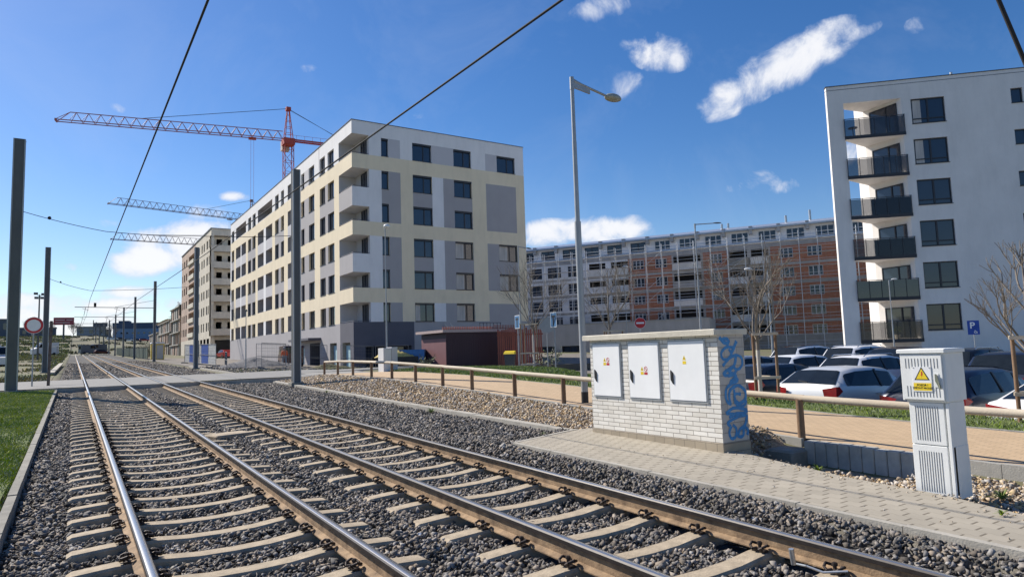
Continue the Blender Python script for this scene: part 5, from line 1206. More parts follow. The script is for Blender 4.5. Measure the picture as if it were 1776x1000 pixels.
def car(label, rear, heading, style, pm, light='corner', roofmat=None, rack=0, shade=None):
    """rear = ground point under the middle of the rear bumper; heading = compass azimuth the nose points to"""
    s = STY[style]; x, y = rear; z = float(LOT(y)); t = thing('parked_car', label, 'car', (x, y, z), math.pi/2-R_(heading), 'cars in the car park')
    st = s['st']; W = s['W']; n = len(st); rings = []
    for (X, zb, zr, ws) in st:
        w = W*ws; q = .70 if zr-zb > .25 else .80; k = min(1, (zr-zb)/.3); wr = w*(1-.02)*(1-k)+w*.74*k
        rings.append([(X, w*.93, .2), (X, w, .34), (X, w*1.0, .60 if zb > .62 else zb*.8), (X, w*.985, zb), (X, wr, zr-.02*k), (X, wr*.82, zr+.012), (X, 0, zr+.03)])
    m = 7; b = MB(); vs = []
    for r in rings: vs += r + [(a, -bb, c) for a, bb, c in reversed(r[:-1])]
    M = 2*m-1; fs = []
    for i in range(n-1):
        for j in range(M-1): fs.append((i*M+j, (i+1)*M+j, (i+1)*M+j+1, i*M+j+1))
        fs.append((i*M+M-1, (i+1)*M+M-1, (i+1)*M, i*M))
    fs += [tuple(range(M)), tuple(reversed(range((n-1)*M, n*M)))]
    b.add(vs, fs, 0, True); b.build('body', pm, t)
    def inset(q, k=.06, off=.008, kv=None):
        q = [Vector(v) for v in q]; c = sum(q, Vector())/4; nn = (q[1]-q[0]).cross(q[3]-q[0]).normalized(); 
        if nn.dot(c-Vector((s['L']/2, 0, .6))) < 0: nn = -nn
        return [v+(c-v)*k+nn*off for v in q]
    # rear window between stations
    def band(i0, i1, lat, name, mt, mi0=.1, par=t):
        g = MB(); 
        for i in range(i0, i1):
            a, c = rings[i], rings[i+1]
            pts_a = [Vector(a[4])*1, Vector(a[5]), Vector(a[6])]; pts_c = [Vector(c[4]), Vector(c[5]), Vector(c[6])]
            for p_ in (pts_a, pts_c): p_[0] = p_[0].lerp(p_[1], lat)
            for sgn in (1, -1):
                for j in range(2):
                    q = [pts_a[j], pts_c[j], pts_c[j+1], pts_a[j+1]]; q = [Vector((v.x, v.y*sgn, v.z)) for v in q]; nn = (q[1]-q[0]).cross(q[3]-q[0]).normalized(); nn = -nn if nn.z < 0 else nn
                    g.add([v+nn*.012 for v in q], [(0, 1, 2, 3)], 0, False)
        return g.build(name, mt, par)
    ri = {'hatch': (2, 4), 'suv': (2, 4), 'sedan': (3, 4), 'wagon': (2, 4)}[style]
    band(ri[0], ri[1], .5, 'rear_window', M_cglass)
    wi = {'hatch': (7, 9), 'suv': (7, 9), 'sedan': (7, 9), 'wagon': (6, 9)}[style]; band(wi[0], wi[1], .3, 'windscreen', M_cglass)
    if roofmat: band(4, 7, .2, 'roof_panel', roofmat)
    first = {'hatch': 4, 'suv': 4, 'sedan': 4, 'wagon': 4}[style]; last = wi[1]
    for sgn in (1, -1):
        g = MB()
        for i in range(first-(1 if style != 'sedan' else 0), last):
            a, c = rings[i], rings[i+1]; lo0, hi0 = Vector(a[3]), Vector(a[4]); lo1, hi1 = Vector(c[3]), Vector(c[4])
            q = [lo0.lerp(hi0, .10), lo1.lerp(hi1, .10), lo1.lerp(hi1, .88), lo0.lerp(hi0, .88)]
            if i == first-1: q[0] = q[0].lerp(q[1], .55); q[3] = q[3].lerp(q[2], .75)
            if i == last-1: q[1] = q[1].lerp(q[0], .25); q[2] = q[2].lerp(q[3], .35)
            q = [Vector((v.x, v.y*sgn*1.008+.006*sgn, v.z)) for v in q]; g.add(q, [(0, 1, 2, 3)])
        g.build('side_window', M_cglass, t)
        p = MB(); mid = rings[6]; xx = (st[5][0]+st[6][0])/2+.25
        for xx in ((1.55, 2.45) if style != 'hatch' else (1.75,)):
            k = min(range(n), key=lambda i: abs(st[i][0]-xx)); lo, hi = Vector(rings[k][3]), Vector(rings[k][4]); p.bar((xx, (lo.y+.012)*sgn, lo.z+.03), (xx, (hi.y+.03)*sgn, hi.z-.03), .07, .02, up=(0, 1, 0))
        p.build('pillar', M_trim, t)
        mr = MB(); zb = st[9][1]; mr.cbox(3.0 if style == 'hatch' else 3.3, (3.0 if style == 'hatch' else 3.3)+.12, min(sgn*(W+.02), sgn*(W+.2)), max(sgn*(W+.02), sgn*(W+.2)), zb+.04, zb+.18, .03); mr.build('mirror', pm, t)
        hd = MB()
        for xx in (1.5, 2.4): hd.cbox(xx, xx+.2, min(sgn*W*.98, sgn*(W+.03)), max(sgn*W*.98, sgn*(W+.03)), st[5][1]-.17, st[5][1]-.14, .008)
        hd.build('door_handle', pm, t)
        tl = MB(); z0 = st[2][1]
        hgt = .24 if light == 'corner' else .16
        vs_ = [(-.02, W*(.56 if light == 'corner' else .5), z0-.06), (-.02, W*.60, z0-hgt), (.02, W*.93, z0-hgt-.02), (.19, W*1.0, z0-hgt*.45), (.10, W*.975, z0-.0), (.03, W*.93, z0+.0)]
        tl.add([(a, bb*sgn*1.012, c) for a, bb, c in vs_], [(0, 1, 2, 5), (5, 2, 3, 4)]); tl.build('tail_light', M_tail, t)
        h2 = MB(); Lc = s['L']; hz_ = st[-3][1]; h2.add([(Lc-.10, W*.5*sgn, hz_-.02), (Lc-.06, W*.5*sgn, hz_-.16), (Lc-.12, W*.86*sgn, hz_-.14), (Lc-.30, W*.93*sgn, hz_-.0)], [(0, 1, 2, 3)]); h2.build('head_light', M_head, t)
        for xx in (.78, s['L']-.85):
            wh = thing_part('wheel', t, (xx, sgn*(W-.09), .32)); ty = MB(); ty.lathe([(.2, -.1), (.31, -.1), (.325, -.07), (.325, .07), (.31, .1), (.2, .1)], axis='y', n=20); ty.build('tyre', M_tyre, wh)
            rm = MB(); rm.lathe([(0, .09*sgn), (.06, .095*sgn), (.2, .08*sgn), (.215, .1*sgn)], axis='y', n=20); rm.build('rim', M_rim, wh)
    pl = MB(); pl.box(-.03, .02, -.26, .26, .66 if style != 'suv' else .8, .77 if style != 'suv' else .91); pl.build('number_plate', M_plate, t)
    bp = MB(); bp.cbox(-.05, .1, -W*.86, W*.86, .28, .56, .04); bp.build('bumper', pm if style == 'hatch' else M_trim, t)
    wp = MB(); zw = st[2][2]+.06; wp.bar((.13, 0, zw), (.2, .3, zw+.03), .02, .02); wp.build('wiper', M_trim, t)
    if rack:
        rk = MB(); H_ = s['H']
        for sgn in (1, -1): rk = MB(); rk.path([(.8, sgn*W*.68, H_+.0), (.9, sgn*W*.68, H_+.06), (2.3, sgn*W*.68, H_+.06), (2.4, sgn*W*.68, H_-.0)], .018); rk.build('roof_rail', M_chrome, t)
    return t
def thing_part(name, parent, loc):
    o = bpy.data.objects.new(name, None); COL.objects.link(o); o.parent = parent; o.location = loc; o.empty_display_size = .1; return o
P_sil = paint('silver', (.60, .61, .62), .25, .35); P_blk = paint('black', (.012, .013, .018)); P_wht = paint('white', (.80, .80, .81), .0, .3); P_wh2 = paint('pearl', (.72, .72, .74), .0, .3); P_navy = paint('navy', (.015, .02, .04)); P_gry = paint('dark_grey', (.05, .052, .06)); P_mar = paint('maroon', (.06, .008, .012)); P_lgr = paint('light_grey', (.33, .35, .38), .5)
car('silver hatchback with red corner lights, nearest car right of the brick cabinet', (14.75, 9.85), 93, 'hatch', P_sil)
car('black hatchback with red tail lights directly left of the silver hatchback', (15.3, 12.35), 92, 'hatch', P_blk)
car('navy estate car half hidden behind the tall grey cabinet, right of the silver hatchback', (14.6, 7.15), 91, 'wagon', P_navy, 'slim')
car('white saloon with a slim red tail light, nearest car right of the tall grey cabinet', (13.9, 4.85), 92, 'sedan', P_wht, 'slim')
car('dark hatchback with bright red lights behind the white saloon', (20.6, 8.15), 92, 'suv', P_navy)
car('white hatchback behind the black hatchback', (22.3, 16.3), 96, 'hatch', P_wht)
car('white estate car with roof rails directly behind the silver hatchback', (21.6, 13.3), 95, 'wagon', P_wh2, 'slim', rack=1)
car('white off-roader with a dark roof panel in the back row, left', (28.2, 20.0), 96, 'suv', P_wht, roofmat=M_cglass)
car('white estate car with black roof rails in the back row, middle', (27.7, 17.0), 96, 'suv', P_wh2, rack=1)
car('dark brown off-roader facing the camera behind the silver hatchback', (28.8, 14.2), 262, 'suv', paint('brown', (.025, .018, .02)))
car('black van-like car right behind the tall grey cabinet', (23.6, 10.75), 92, 'suv', P_blk, rack=1)
car('dark grey saloon facing left in the back row in front of the white wall', (33.0, 11.1), 262, 'sedan', P_gry, 'slim')
car('light grey hatchback partly hidden behind the end of the brick cabinet', (20.5, 17.4), 96, 'hatch', P_lgr)

# ---------------- bare trees
M_bark = mat('bark', (.21, .18, .15), .9, var=.3, scale=6, stretch=(1, 1, .3), bump=.4, bscale=30); M_barkw = mat('limewashed_bark', (.52, .49, .44), .9, var=.15, scale=6)
def bare_tree(label, x, y, z, h, seed, spread=.5, stake=True, trunkfrac=.42, r=.045, gd=4, cat='tree', lean=(0, 0), name='young_tree', nb=4):
    t = thing(name, label, cat, (x, y, z)); rr = random.Random(seed); tr = MB(); hb = h*trunkfrac
    tr.tube((0, 0, 0), (lean[0]*.5, lean[1]*.5, hb*.75), r, r*.9, 8, mi=1); tr.tube((lean[0]*.5, lean[1]*.5, hb*.75), (lean[0], lean[1], hb), r*.9, r*.8, 8)
    tr.build('trunk', [M_bark, M_barkw], t); br = MB()
    def grow(p, d, l, rad, g):
        n = 3; q = p
        for k in range(n):
            d = (d+Vector((rr.gauss(0, .10), rr.gauss(0, .10), .06))).normalized(); q2 = q+d*l/n; br.tube(q, q2, rad*(1-.2*k/n), rad*(1-.2*(k+1)/n), 5, caps=False)
            if g > 0 and k > 0:
                for _ in range(rr.choice([1, 2])):
                    a = d.orthogonal().normalized(); a.rotate(Matrix.Rotation(rr.uniform(0, 6.28), 3, d)); nd = (d*rr.uniform(.6, .9)+a*rr.uniform(.35, .7)+Vector((0, 0, .18))).normalized()
                    grow(q2, nd, l*rr.uniform(.5, .75), rad*.55, g-1)
            q = q2
        if g > 0: grow(q, d, l*.6, rad*.6, g-1)
    base = Vector((lean[0], lean[1], hb)); grow(base, Vector((0, 0, 1)), (h-hb)*.45, r*.6, gd)
    for k in range(nb):
        a = 6.28*k/nb+rr.uniform(-.5, .5); grow(base-Vector((0, 0, rr.uniform(0, hb*.2))), Vector((math.cos(a)*spread, math.sin(a)*spread, .75)).normalized(), (h-hb)*rr.uniform(.35, .55), r*.36, gd)
    br.build('crown', M_bark, t)
    return t
def stake_frame(label, x, y, z, h, w, rz=0):
    t = thing('tree_stakes', label, 'tree support', (x, y, z), rz, 'timber stake frames around the young trees')
    for a, bb in ((-w, -w), (w, -w), (0, w)):
        p = MB(); p.tube((a, bb, 0), (a, bb, h), .035, .033, 8); p.build('stake', M_post, t)
    for zz in (h-.02, h*.36, h*.12):
        c = MB()
        for (p, q) in (((-w, -w), (w, -w)), ((w, -w), (0, w)), ((0, w), (-w, -w))): c.bar((p[0]*1.15, p[1]*1.15-.04, zz), (q[0]*1.15, q[1]*1.15-.04, zz+.01), .03, .06)
        c.build('cross_rail', M_wood, t)
bare_tree('bare young tree with a limewashed trunk, right behind the brick cabinet', 13.7, 10.3, -1.42, 3.9, 5, .75, gd=3, r=.05, nb=7)
stake_frame('timber stakes around the young tree right behind the brick cabinet', 13.75, 10.25, -1.42, 1.62, .26, R_(-35))
bare_tree('bare young tree with spreading branches at the right edge of the view', 13.75, 4.83, -1.55, 3.25, 11, .95, gd=3, r=.055, nb=7)
stake_frame('timber stakes around the tree at the right edge of the view', 13.72, 4.80, -1.55, 1.5, .30, R_(-65))
bare_tree('bare young tree rising behind the left end of the brick cabinet', 21.3, 24.2, -1.2, 5.2, 21, .6, gd=3, nb=7, r=.06)
stake_frame('timber stakes around the tree behind the left end of the brick cabinet', 21.3, 24.2, -1.2, 1.95, .45, R_(-20))
bare_tree('bare young tree in front of the red slat screen', 21.2, 30.4, -1.1, 6.0, 33, .7, gd=3, nb=7, r=.06)
stake_frame('timber stakes around the tree in front of the red slat screen', 20.9, 30.6, -1.1, 2.5, .45, R_(-20))

# ---------------- dark red shed, slat screen, bin
M_red = mat('dark_red_sunlit', (.19, .085, .09), .6, var=.08, scale=1); M_redw = mat('red_slat', (.30, .085, .05), .7, var=.25, scale=3, stretch=(1, 1, .2))
sh = thing('shed', 'dark red metal shed with a low overhanging roof in front of the cream block', 'shed', (22.9, 44.0, -1.35))
b = MB(); b.box(0, 6.25, 0, 4.2, 0, 2.75)
for k in range(31): b.box(.1+k*.2, .12+k*.2, -.012, 0, .05, 2.7)
b.build('wall', mat('dark_red_shaded', (.035, .012, .02), .6, var=.1), sh)  # near-black walls: the shade on the front is put into the colour
b = MB(); b.box(-.015, 0, .05, 4.15, .02, 2.35); b.build('sunlit_side', M_red, sh)  # lighter red sheet paints in the sun on this side
b = MB(); b.box(-.35, 6.4, -.15, 4.5, 2.78, 2.98); b.build('roof', mat('shed_roof', (.40, .31, .29), .6, var=.1), sh)
b = MB()
for k in range(44): b.box(-.1+k*.148, -.06+k*.148, .3, .36, 2.98, 3.22 if k < 30 else 3.32)
b.box(-.1, 6.4, .36, .39, 3.05, 3.09); b.build('roof_railing', M_redw, sh)
b = MB()
for k in range(7): b.box(4.0+k*.32, 4.04+k*.32, 1.9, 1.95, 2.98, 3.6)
b.box(4.0, 6.0, 1.9, 1.95, 3.55, 3.6); b.build('roof_frame', M_rail, sh)
sc2 = thing('slat_screen', 'open screen of upright red timber slats right of the dark red shed', 'screen', (26.2, 42.2, -1.45), R_(-50))
for k in range(22):
    b = MB(); b.box(k*.155, k*.155+.105, 0, .05, 0, 2.85+random.uniform(0, .25)); b.build('slat', M_redw, sc2)
for k in range(8):
    b = MB(); b.box(k*.4, k*.4+.06, 1.2, 1.25, 0, 2.75); b.build('slat', M_redw, sc2)
b = MB(); b.box(-.05, 3.45, .05, .09, 1.2, 1.3); b.box(-.05, 3.45, .05, .09, 2.5, 2.6); b.build('cross_rail', M_redw, sc2)
bn = thing('waste_bin', 'grey waste bin with a yellow lid in front of the red slat screen', 'bin', (25.3, 39.2, -1.35), R_(-45)); bn.scale = (.6, .6, .8)
b = MB(); b.add([(-.45, -.35, .1), (.45, -.35, .1), (.45, .35, .1), (-.45, .35, .1), (-.6, -.45, 1.35), (.6, -.45, 1.35), (.6, .45, 1.35), (-.6, .45, 1.35)], [(0, 3, 2, 1), (4, 5, 6, 7), (0, 1, 5, 4), (1, 2, 6, 5), (2, 3, 7, 6), (3, 0, 4, 7)]); b.build('body', mat('bin_grey', (.06, .065, .07), .6, var=.1), bn)
b = MB(); b.add([(-.65, -.5, 1.35), (.65, -.5, 1.35), (.65, .5, 1.35), (-.65, .5, 1.35), (-.6, -.25, 1.55), (.6, -.25, 1.55), (.6, .45, 1.62), (-.6, .45, 1.62)], [(0, 3, 2, 1), (4, 5, 6, 7), (0, 1, 5, 4), (1, 2, 6, 5), (2, 3, 7, 6), (3, 0, 4, 7)]); b.build('lid', M_signy, bn)
for x in (-.4, .4):
    b = MB(); b.disc((x, -.3, .1), (1, 0, 0), .1, .06, 12); b.build('wheel', M_tyre, bn)
def bush(label, x, y, z, r, n, m_, seed=1, group='shrubs'):
    rr = random.Random(seed); t = thing('shrub', label, 'shrub', (x, y, z), 0, group); st_ = MB(); lf = MB()
    for _ in range(26):
        a = rr.uniform(0, 6.28); e = Vector((math.cos(a)*r*rr.uniform(.3, 1), math.sin(a)*r*rr.uniform(.3, 1), r*rr.uniform(.5, 1.3))); st_.tube((0, 0, 0), e, .012, .006, 4, caps=False)
        for _ in range(n):
            p = e*rr.uniform(.4, 1.05)+Vector((rr.gauss(0, .1), rr.gauss(0, .1), rr.gauss(0, .08)))*r; q = Vector((rr.gauss(0, 1), rr.gauss(0, 1), rr.gauss(0, 1))).normalized()*.06; w_ = q.orthogonal()*.6; lf.add([p, p+q+w_, p+q*2, p+q-w_], [(0, 1, 2, 3)])
    st_.build('stem', M_bark, t); lf.build('foliage', m_, t); return t
M_leaf = mat('shrub_leaf', (.075, .10, .035), .7, var=.4, scale=4, island=.4)
bush('low dark shrub right of the red slat screen', 26.5, 36.4, -1.4, 1.2, 16, M_leaf, 2)
bush('low green shrub between the blue skip and the dark red shed', 21.5, 44.6, -1.2, .8, 14, M_leaf, 3)

# ---------------- building site things
def at_ground(x, y): return float(H(x, y))
wc = thing('switch_cabinet', 'white upright concrete cabinet behind the fence, left of the blue skip', 'utility cabinet', (13.75, 33.6, -1.0)); 
b = MB(); b.cbox(0, .45, 0, .75, -.1, 1.32, .01); b.build('body', mat('cabinet_white', (.62, .62, .62), .8, var=.05, dirt=.1), wc); b = MB(); b.cbox(.46, .8, -.0, .72, -.1, 1.36, .01); b.build('side_unit', M_lilac, wc); b = MB(); b.box(.44, .46, .0, .7, 0, 1.3); b.build('joint', M_slit, wc)
sk = thing('waste_skip', 'blue steel skip with white letters beside the dark red shed', 'skip', (20.4, 47.3, at_ground(21, 46)-.1), R_(-30))
M_skip = mat('skip_blue', (.03, .16, .42), .5, var=.25, scale=2, dirt=.3); M_skipl = mat('skip_light_blue', (.16, .38, .58), .5, var=.2, scale=2)
b = MB(); b.add([(-.2, 0, .2), (2.0, 0, .2), (2.0, 2.4, .2), (-.2, 2.4, .2), (-.2, -.0, 1.6), (2.1, 0, 1.6), (2.1, 2.5, 1.6), (-.2, 2.5, 1.6)], [(0, 3, 2, 1), (0, 1, 5, 4), (1, 2, 6, 5), (2, 3, 7, 6), (3, 0, 4, 7)]); b.build('body', M_skip, sk)
b = MB()
for k in range(5): b.box(-.28, -.2, .1+k*.55, .2+k*.55, .2, 1.6)
b.box(-.3, -.2, 0, 2.5, 1.5, 1.65); b.box(-.25, -.2, 0, 2.5, .75, .85); b.build('rib', M_skipl, sk)
text('lettering', 'N A', .5, M_signw, sk, frame((1.0, -.012, .95), (1, 0, 0), (0, 0, 1)), .002)
M_fwire = mat('fence_wire', (.17, .175, .18), .6, .2, var=.1)
def barrier(label, x0, y0, x1, y1, h, infill=None, posts=3):
    z = at_ground(x0, y0)-.05; t = thing('site_fence', label, 'site fence', (x0, y0, z), 0, 'mobile site fences'); L = Vector((x1-x0, y1-y0, at_ground(x1, y1)-at_ground(x0, y0)))
    f = MB(); f.tube((0, 0, .1), (0, 0, h), .022, n=6); f.tube(L+Vector((0, 0, .1)), L+Vector((0, 0, h)), .022, n=6)
    for zz in (.15, h*.5, h): f.tube((0, 0, zz), L+Vector((0, 0, zz)), .02, n=6)
    f.build('frame', M_fwire, t); w_ = MB(); n = int(L.length/.16)
    for k in range(1, n): p = L*(k/n); w_.tube(p+Vector((0, 0, .15)), p+Vector((0, 0, h)), .005, n=3, caps=False)
    for k in range(1, int(h/.25)): w_.tube((0, 0, .15+k*.25), L+Vector((0, 0, .15+k*.25)), .005, n=3, caps=False)
    w_.build('mesh', M_fwire, t); ft = MB()
    for p in (Vector((0, 0, 0)), L): ft.box(p.x-.35, p.x+.35, p.y-.12, p.y+.12, p.z, p.z+.14)
    ft.build('foot', M_conc, t)
    if infill:
        q = MB(); d = L.normalized(); 
        for a, c, mi in infill: A = L*a; C = L*c; q.add([A+Vector((.03, 0, .2)), C+Vector((.03, 0, .2)), C+Vector((.03, 0, h-.05)), A+Vector((.03, 0, h-.05))], [(0, 1, 2, 3)], mi)
        q.build('banner', [mat('banner_white', (.60, .60, .58), .8, var=.12, scale=2), mat('banner_blue', (.03, .10, .42), .7, var=.2, scale=2)], t)
    return t
barrier('hoarding panels of white sheet with blue posters beside the tracks, far part', 10.0, 79.5, 10.25, 72.0, 2.0, [(.02, .34, 0), (.35, .62, 1), (.63, .98, 0)])
barrier('hoarding panels of white sheet with blue posters beside the tracks, near part', 10.3, 71.8, 10.6, 64.3, 2.0, [(.02, .12, 0), (.13, .55, 1), (.56, .98, 0)])
for k, (a, c, lab) in enumerate((((11.4, 50.6), (13.6, 52.6), 'leaning mesh site fence left of the worker in orange'), ((12.2, 56), (15.0, 57.0), 'mesh site fence behind the grey rubble heap'), ((13.9, 52.0), (16.8, 52.6), 'mesh site fence between the worker in orange and the grey mast'),
                        ((10.2, 57), (11.2, 63.5), 'low mesh site fence beside the white hoarding panels'), ((17.2, 50.5), (20.2, 51.5), 'mesh site fence in front of the corner of the cream block'), ((20.4, 51.5), (23.5, 52.0), 'mesh site fence in front of the shop windows of the cream block'))):
    barrier(lab, *a, *c, 2.0 if k != 3 else 1.3)
def heap(name, label, x, y, rx, ry, h, m_, seed):
    rr = np.random.default_rng(seed); n = 44; u = np.linspace(-1, 1, n); X_, Y_ = np.meshgrid(u, u); rr_ = np.sqrt(X_**2+Y_**2); Zh = h*np.clip(1-rr_**1.3, 0, 1)+(np.sin(X_*7+seed)*np.cos(Y_*6)*.10*h+rr.normal(0, .02*h+.012, (n, n)))*(rr_ < .97)-.06*(rr_ > .97)
    o = gridmesh(name, X_*rx, Y_*ry, Zh, m_, None); o.location = (x, y, at_ground(x, y)-.05); return tag(o, label, 'heap', 'heaps on the building site')
M_grav = mat('grey_gravel', (.13, .13, .14), .95, var=.3, scale=10, bump=.8, bscale=30)
heap('gravel_heap', 'grey gravel heap beyond the crossing, below the grey wall of the cream block', 12.6, 58.5, 3.3, 3.0, .85, M_grav, 2)
heap('soil_heap', 'low brown soil heap in front of the grey gravel heap', 12.8, 51.5, 3.2, .9, .35, M_site, 5)
heap('soil_heap', 'low dark soil heap between the mast and the pale blue doors', 16.8, 52.5, 2.8, 1.2, .5, M_earth, 8)
cm = thing('site_trailer', 'dark site trailer loaded with yellow straw-coloured material near the shop windows', 'trailer', (18.6, 47.0, at_ground(19, 47)-.02), R_(-12))
b = MB(); b.box(0, 3.2, 0, 1.6, .55, .72); b.box(0, 3.2, 0, .06, .72, 1.0); b.box(0, 3.2, 1.54, 1.6, .72, 1.0); b.bar((0, .8, .6), (-1.1, .8, .45), .08, .08); b.build('bed', M_trim, cm)
for x in (.9, 2.1):
    b = MB(); b.disc((x, -.08, .36), (0, 1, 0), .36, .2, 18); b.disc((x, 1.68, .36), (0, 1, 0), .36, .2, 18); b.build('wheel', M_tyre, cm)
X_, Y_ = np.meshgrid(np.linspace(.1, 3.1, 24), np.linspace(.06, 1.54, 12)); o = gridmesh('load', X_, Y_, .95+.5*np.sin((X_-.1)/3*math.pi)**.6*np.sin((Y_-.06)/1.48*math.pi)**.5+rng.normal(0, .03, X_.shape), mat('straw_yellow', (.50, .40, .14), .9, var=.3, scale=8), None); o.parent = cm
# dark vehicle next to the worker
def dumper():
    z = at_ground(17.3, 63.5); t = thing('site_van', 'dark maroon van parked behind the mast, right of the worker in orange', 'van', (17.0, 63.0, z), R_(82)); b = MB()
    pr = [(0, .35), (0, 1.75), (.15, 1.95), (3.2, 1.95), (3.75, 1.25), (4.5, 1.05), (4.6, .45), (4.55, .35)]
    b.add([(x, -.9, zz) for x, zz in pr]+[(x, .9, zz) for x, zz in pr], [tuple(range(7, -1, -1)), tuple(range(8, 16))]+[(k, (k+1) % 8, 8+(k+1) % 8, 8+k) for k in range(8)]); b.build('body', P_mar, t)
    g = MB(); g.quad((3.25, -.8, 1.88), (3.25, .8, 1.88), (3.72, .8, 1.32), (3.72, -.8, 1.32)); 
    g2 = [(v[0]+.015, v[1], v[2]+.012) for v in g.v]; g.v = g2; g.build('windscreen', M_cglass, t)
    for s_ in (-1, 1): g = MB(); g.quad((1.9, .905*s_, 1.8), (3.1, .905*s_, 1.8), (3.55, .905*s_, 1.3), (1.9, .905*s_, 1.3)); g.build('side_window', M_cglass, t)
    g = MB(); g.quad((-.006, -.7, 1.8), (-.006, .7, 1.8), (-.006, .7, 1.25), (-.006, -.7, 1.25)); g.build('rear_window', M_cglass, t)
    for x in (.85, 3.7):
        for s_ in (-1, 1): w_ = MB(); w_.disc((x, .85*s_, .34), (0, 1, 0), .34, .2, 18); w_.build('wheel', M_tyre, t)
dumper()
for k, (x, y, lab) in enumerate(((9.5, 104.5, 'yellow portable toilet at the end of the green fence, nearer one'), (9.3, 108.5, 'yellow portable toilet at the end of the green fence, farther one'))):
    t = thing('portable_toilet', lab, 'portable toilet', (x, y, at_ground(x, y))); b = MB(); b.cbox(0, 1.1, 0, 1.1, 0, 2.2, .04); b.build('cabin', mat('toilet_yellow', (.62, .47, .12), .6, var=.1), t)
    b = MB(); b.box(.15, .95, -.03, -.005, .1, 2.0); b.build('door', mat('toilet_grey', (.45, .45, .43), .6), t); b = MB(); b.cbox(-.05, 1.15, -.05, 1.15, 2.2, 2.38, .06); b.build('roof', M_signw, t)
gf = thing('green_fence', 'long dark green mesh fence along the right side of the far tracks', 'fence', (9.0, 110, at_ground(9, 110)))
M_gmesh = mat('green_mesh', (.04, .07, .05), .8, var=.3, scale=3)
for k in range(30):
    b = MB(); b.tube((0, k*2.8, -.1), (0, k*2.8, G*k*2.8+1.75), .04, n=6); b.build('post', M_pole, gf)
b = MB(); b.add([(0.02, 0, .05), (0.02, 84, G*84+.05), (.02, 84, G*84+1.6), (.02, 0, 1.6), (.05, 0, .05), (.05, 84, G*84+.05), (.05, 84, G*84+1.6), (.05, 0, 1.6)], [(0, 1, 2, 3), (4, 7, 6, 5), (3, 2, 6, 7), (0, 3, 7, 4)]); b.build('panel', M_gmesh, gf)
rc = tag(MB().box(0, 4.2, 0, 1.8, .3, 1.3).build('x', M_signr), '', 'x'); bpy.data.objects.remove(rc)
def small_car(label, x, y, z, heading, pm, style='hatch', group='cars far away'):
    s_ = STY[style]; t = thing('distant_car', label, 'car', (x, y, z), math.pi/2-R_(heading), group); W = s_['W']; b = MB(); n = len(s_['st']); vs = []
    for X_, zb, zr, ws in s_['st']: vs += [(X_, W*ws, .3), (X_, W*ws, zb), (X_, W*ws*.8, zr), (X_, -W*ws*.8, zr), (X_, -W*ws, zb), (X_, -W*ws, .3)]
    b.add(vs, [(i*6+j, (i+1)*6+j, (i+1)*6+(j+1) % 6, i*6+(j+1) % 6) for i in range(n-1) for j in range(6)]+[(5, 4, 3, 2, 1, 0), tuple((n-1)*6+j for j in range(6))]); b.build('body', pm, t); g = MB()
    for i in range(4, 8):
        a, c = s_['st'][i], s_['st'][i+1]
        for sg in (1, -1): g.quad((a[0], sg*(W*.985+.01), a[1]+.06), (c[0], sg*(W*.985+.01), c[1]+.06), (c[0], sg*(W*.84+.03), c[2]-.06), (a[0], sg*(W*.84+.03), a[2]-.06))
    g.build('side_window', M_cglass, t)
    for X_ in (.8, s_['L']-.85):
        for sg in (1, -1): w_ = MB(); w_.disc((X_, sg*(W-.08), .32), (0, 1, 0), .32, .2, 14); w_.build('wheel', M_tyre, t)
    return t
small_car('red car parked under the beige unfinished block', 22.5, 124, at_ground(22, 124)+.0, 350, paint('red', (.42, .02, .015)), 'hatch')

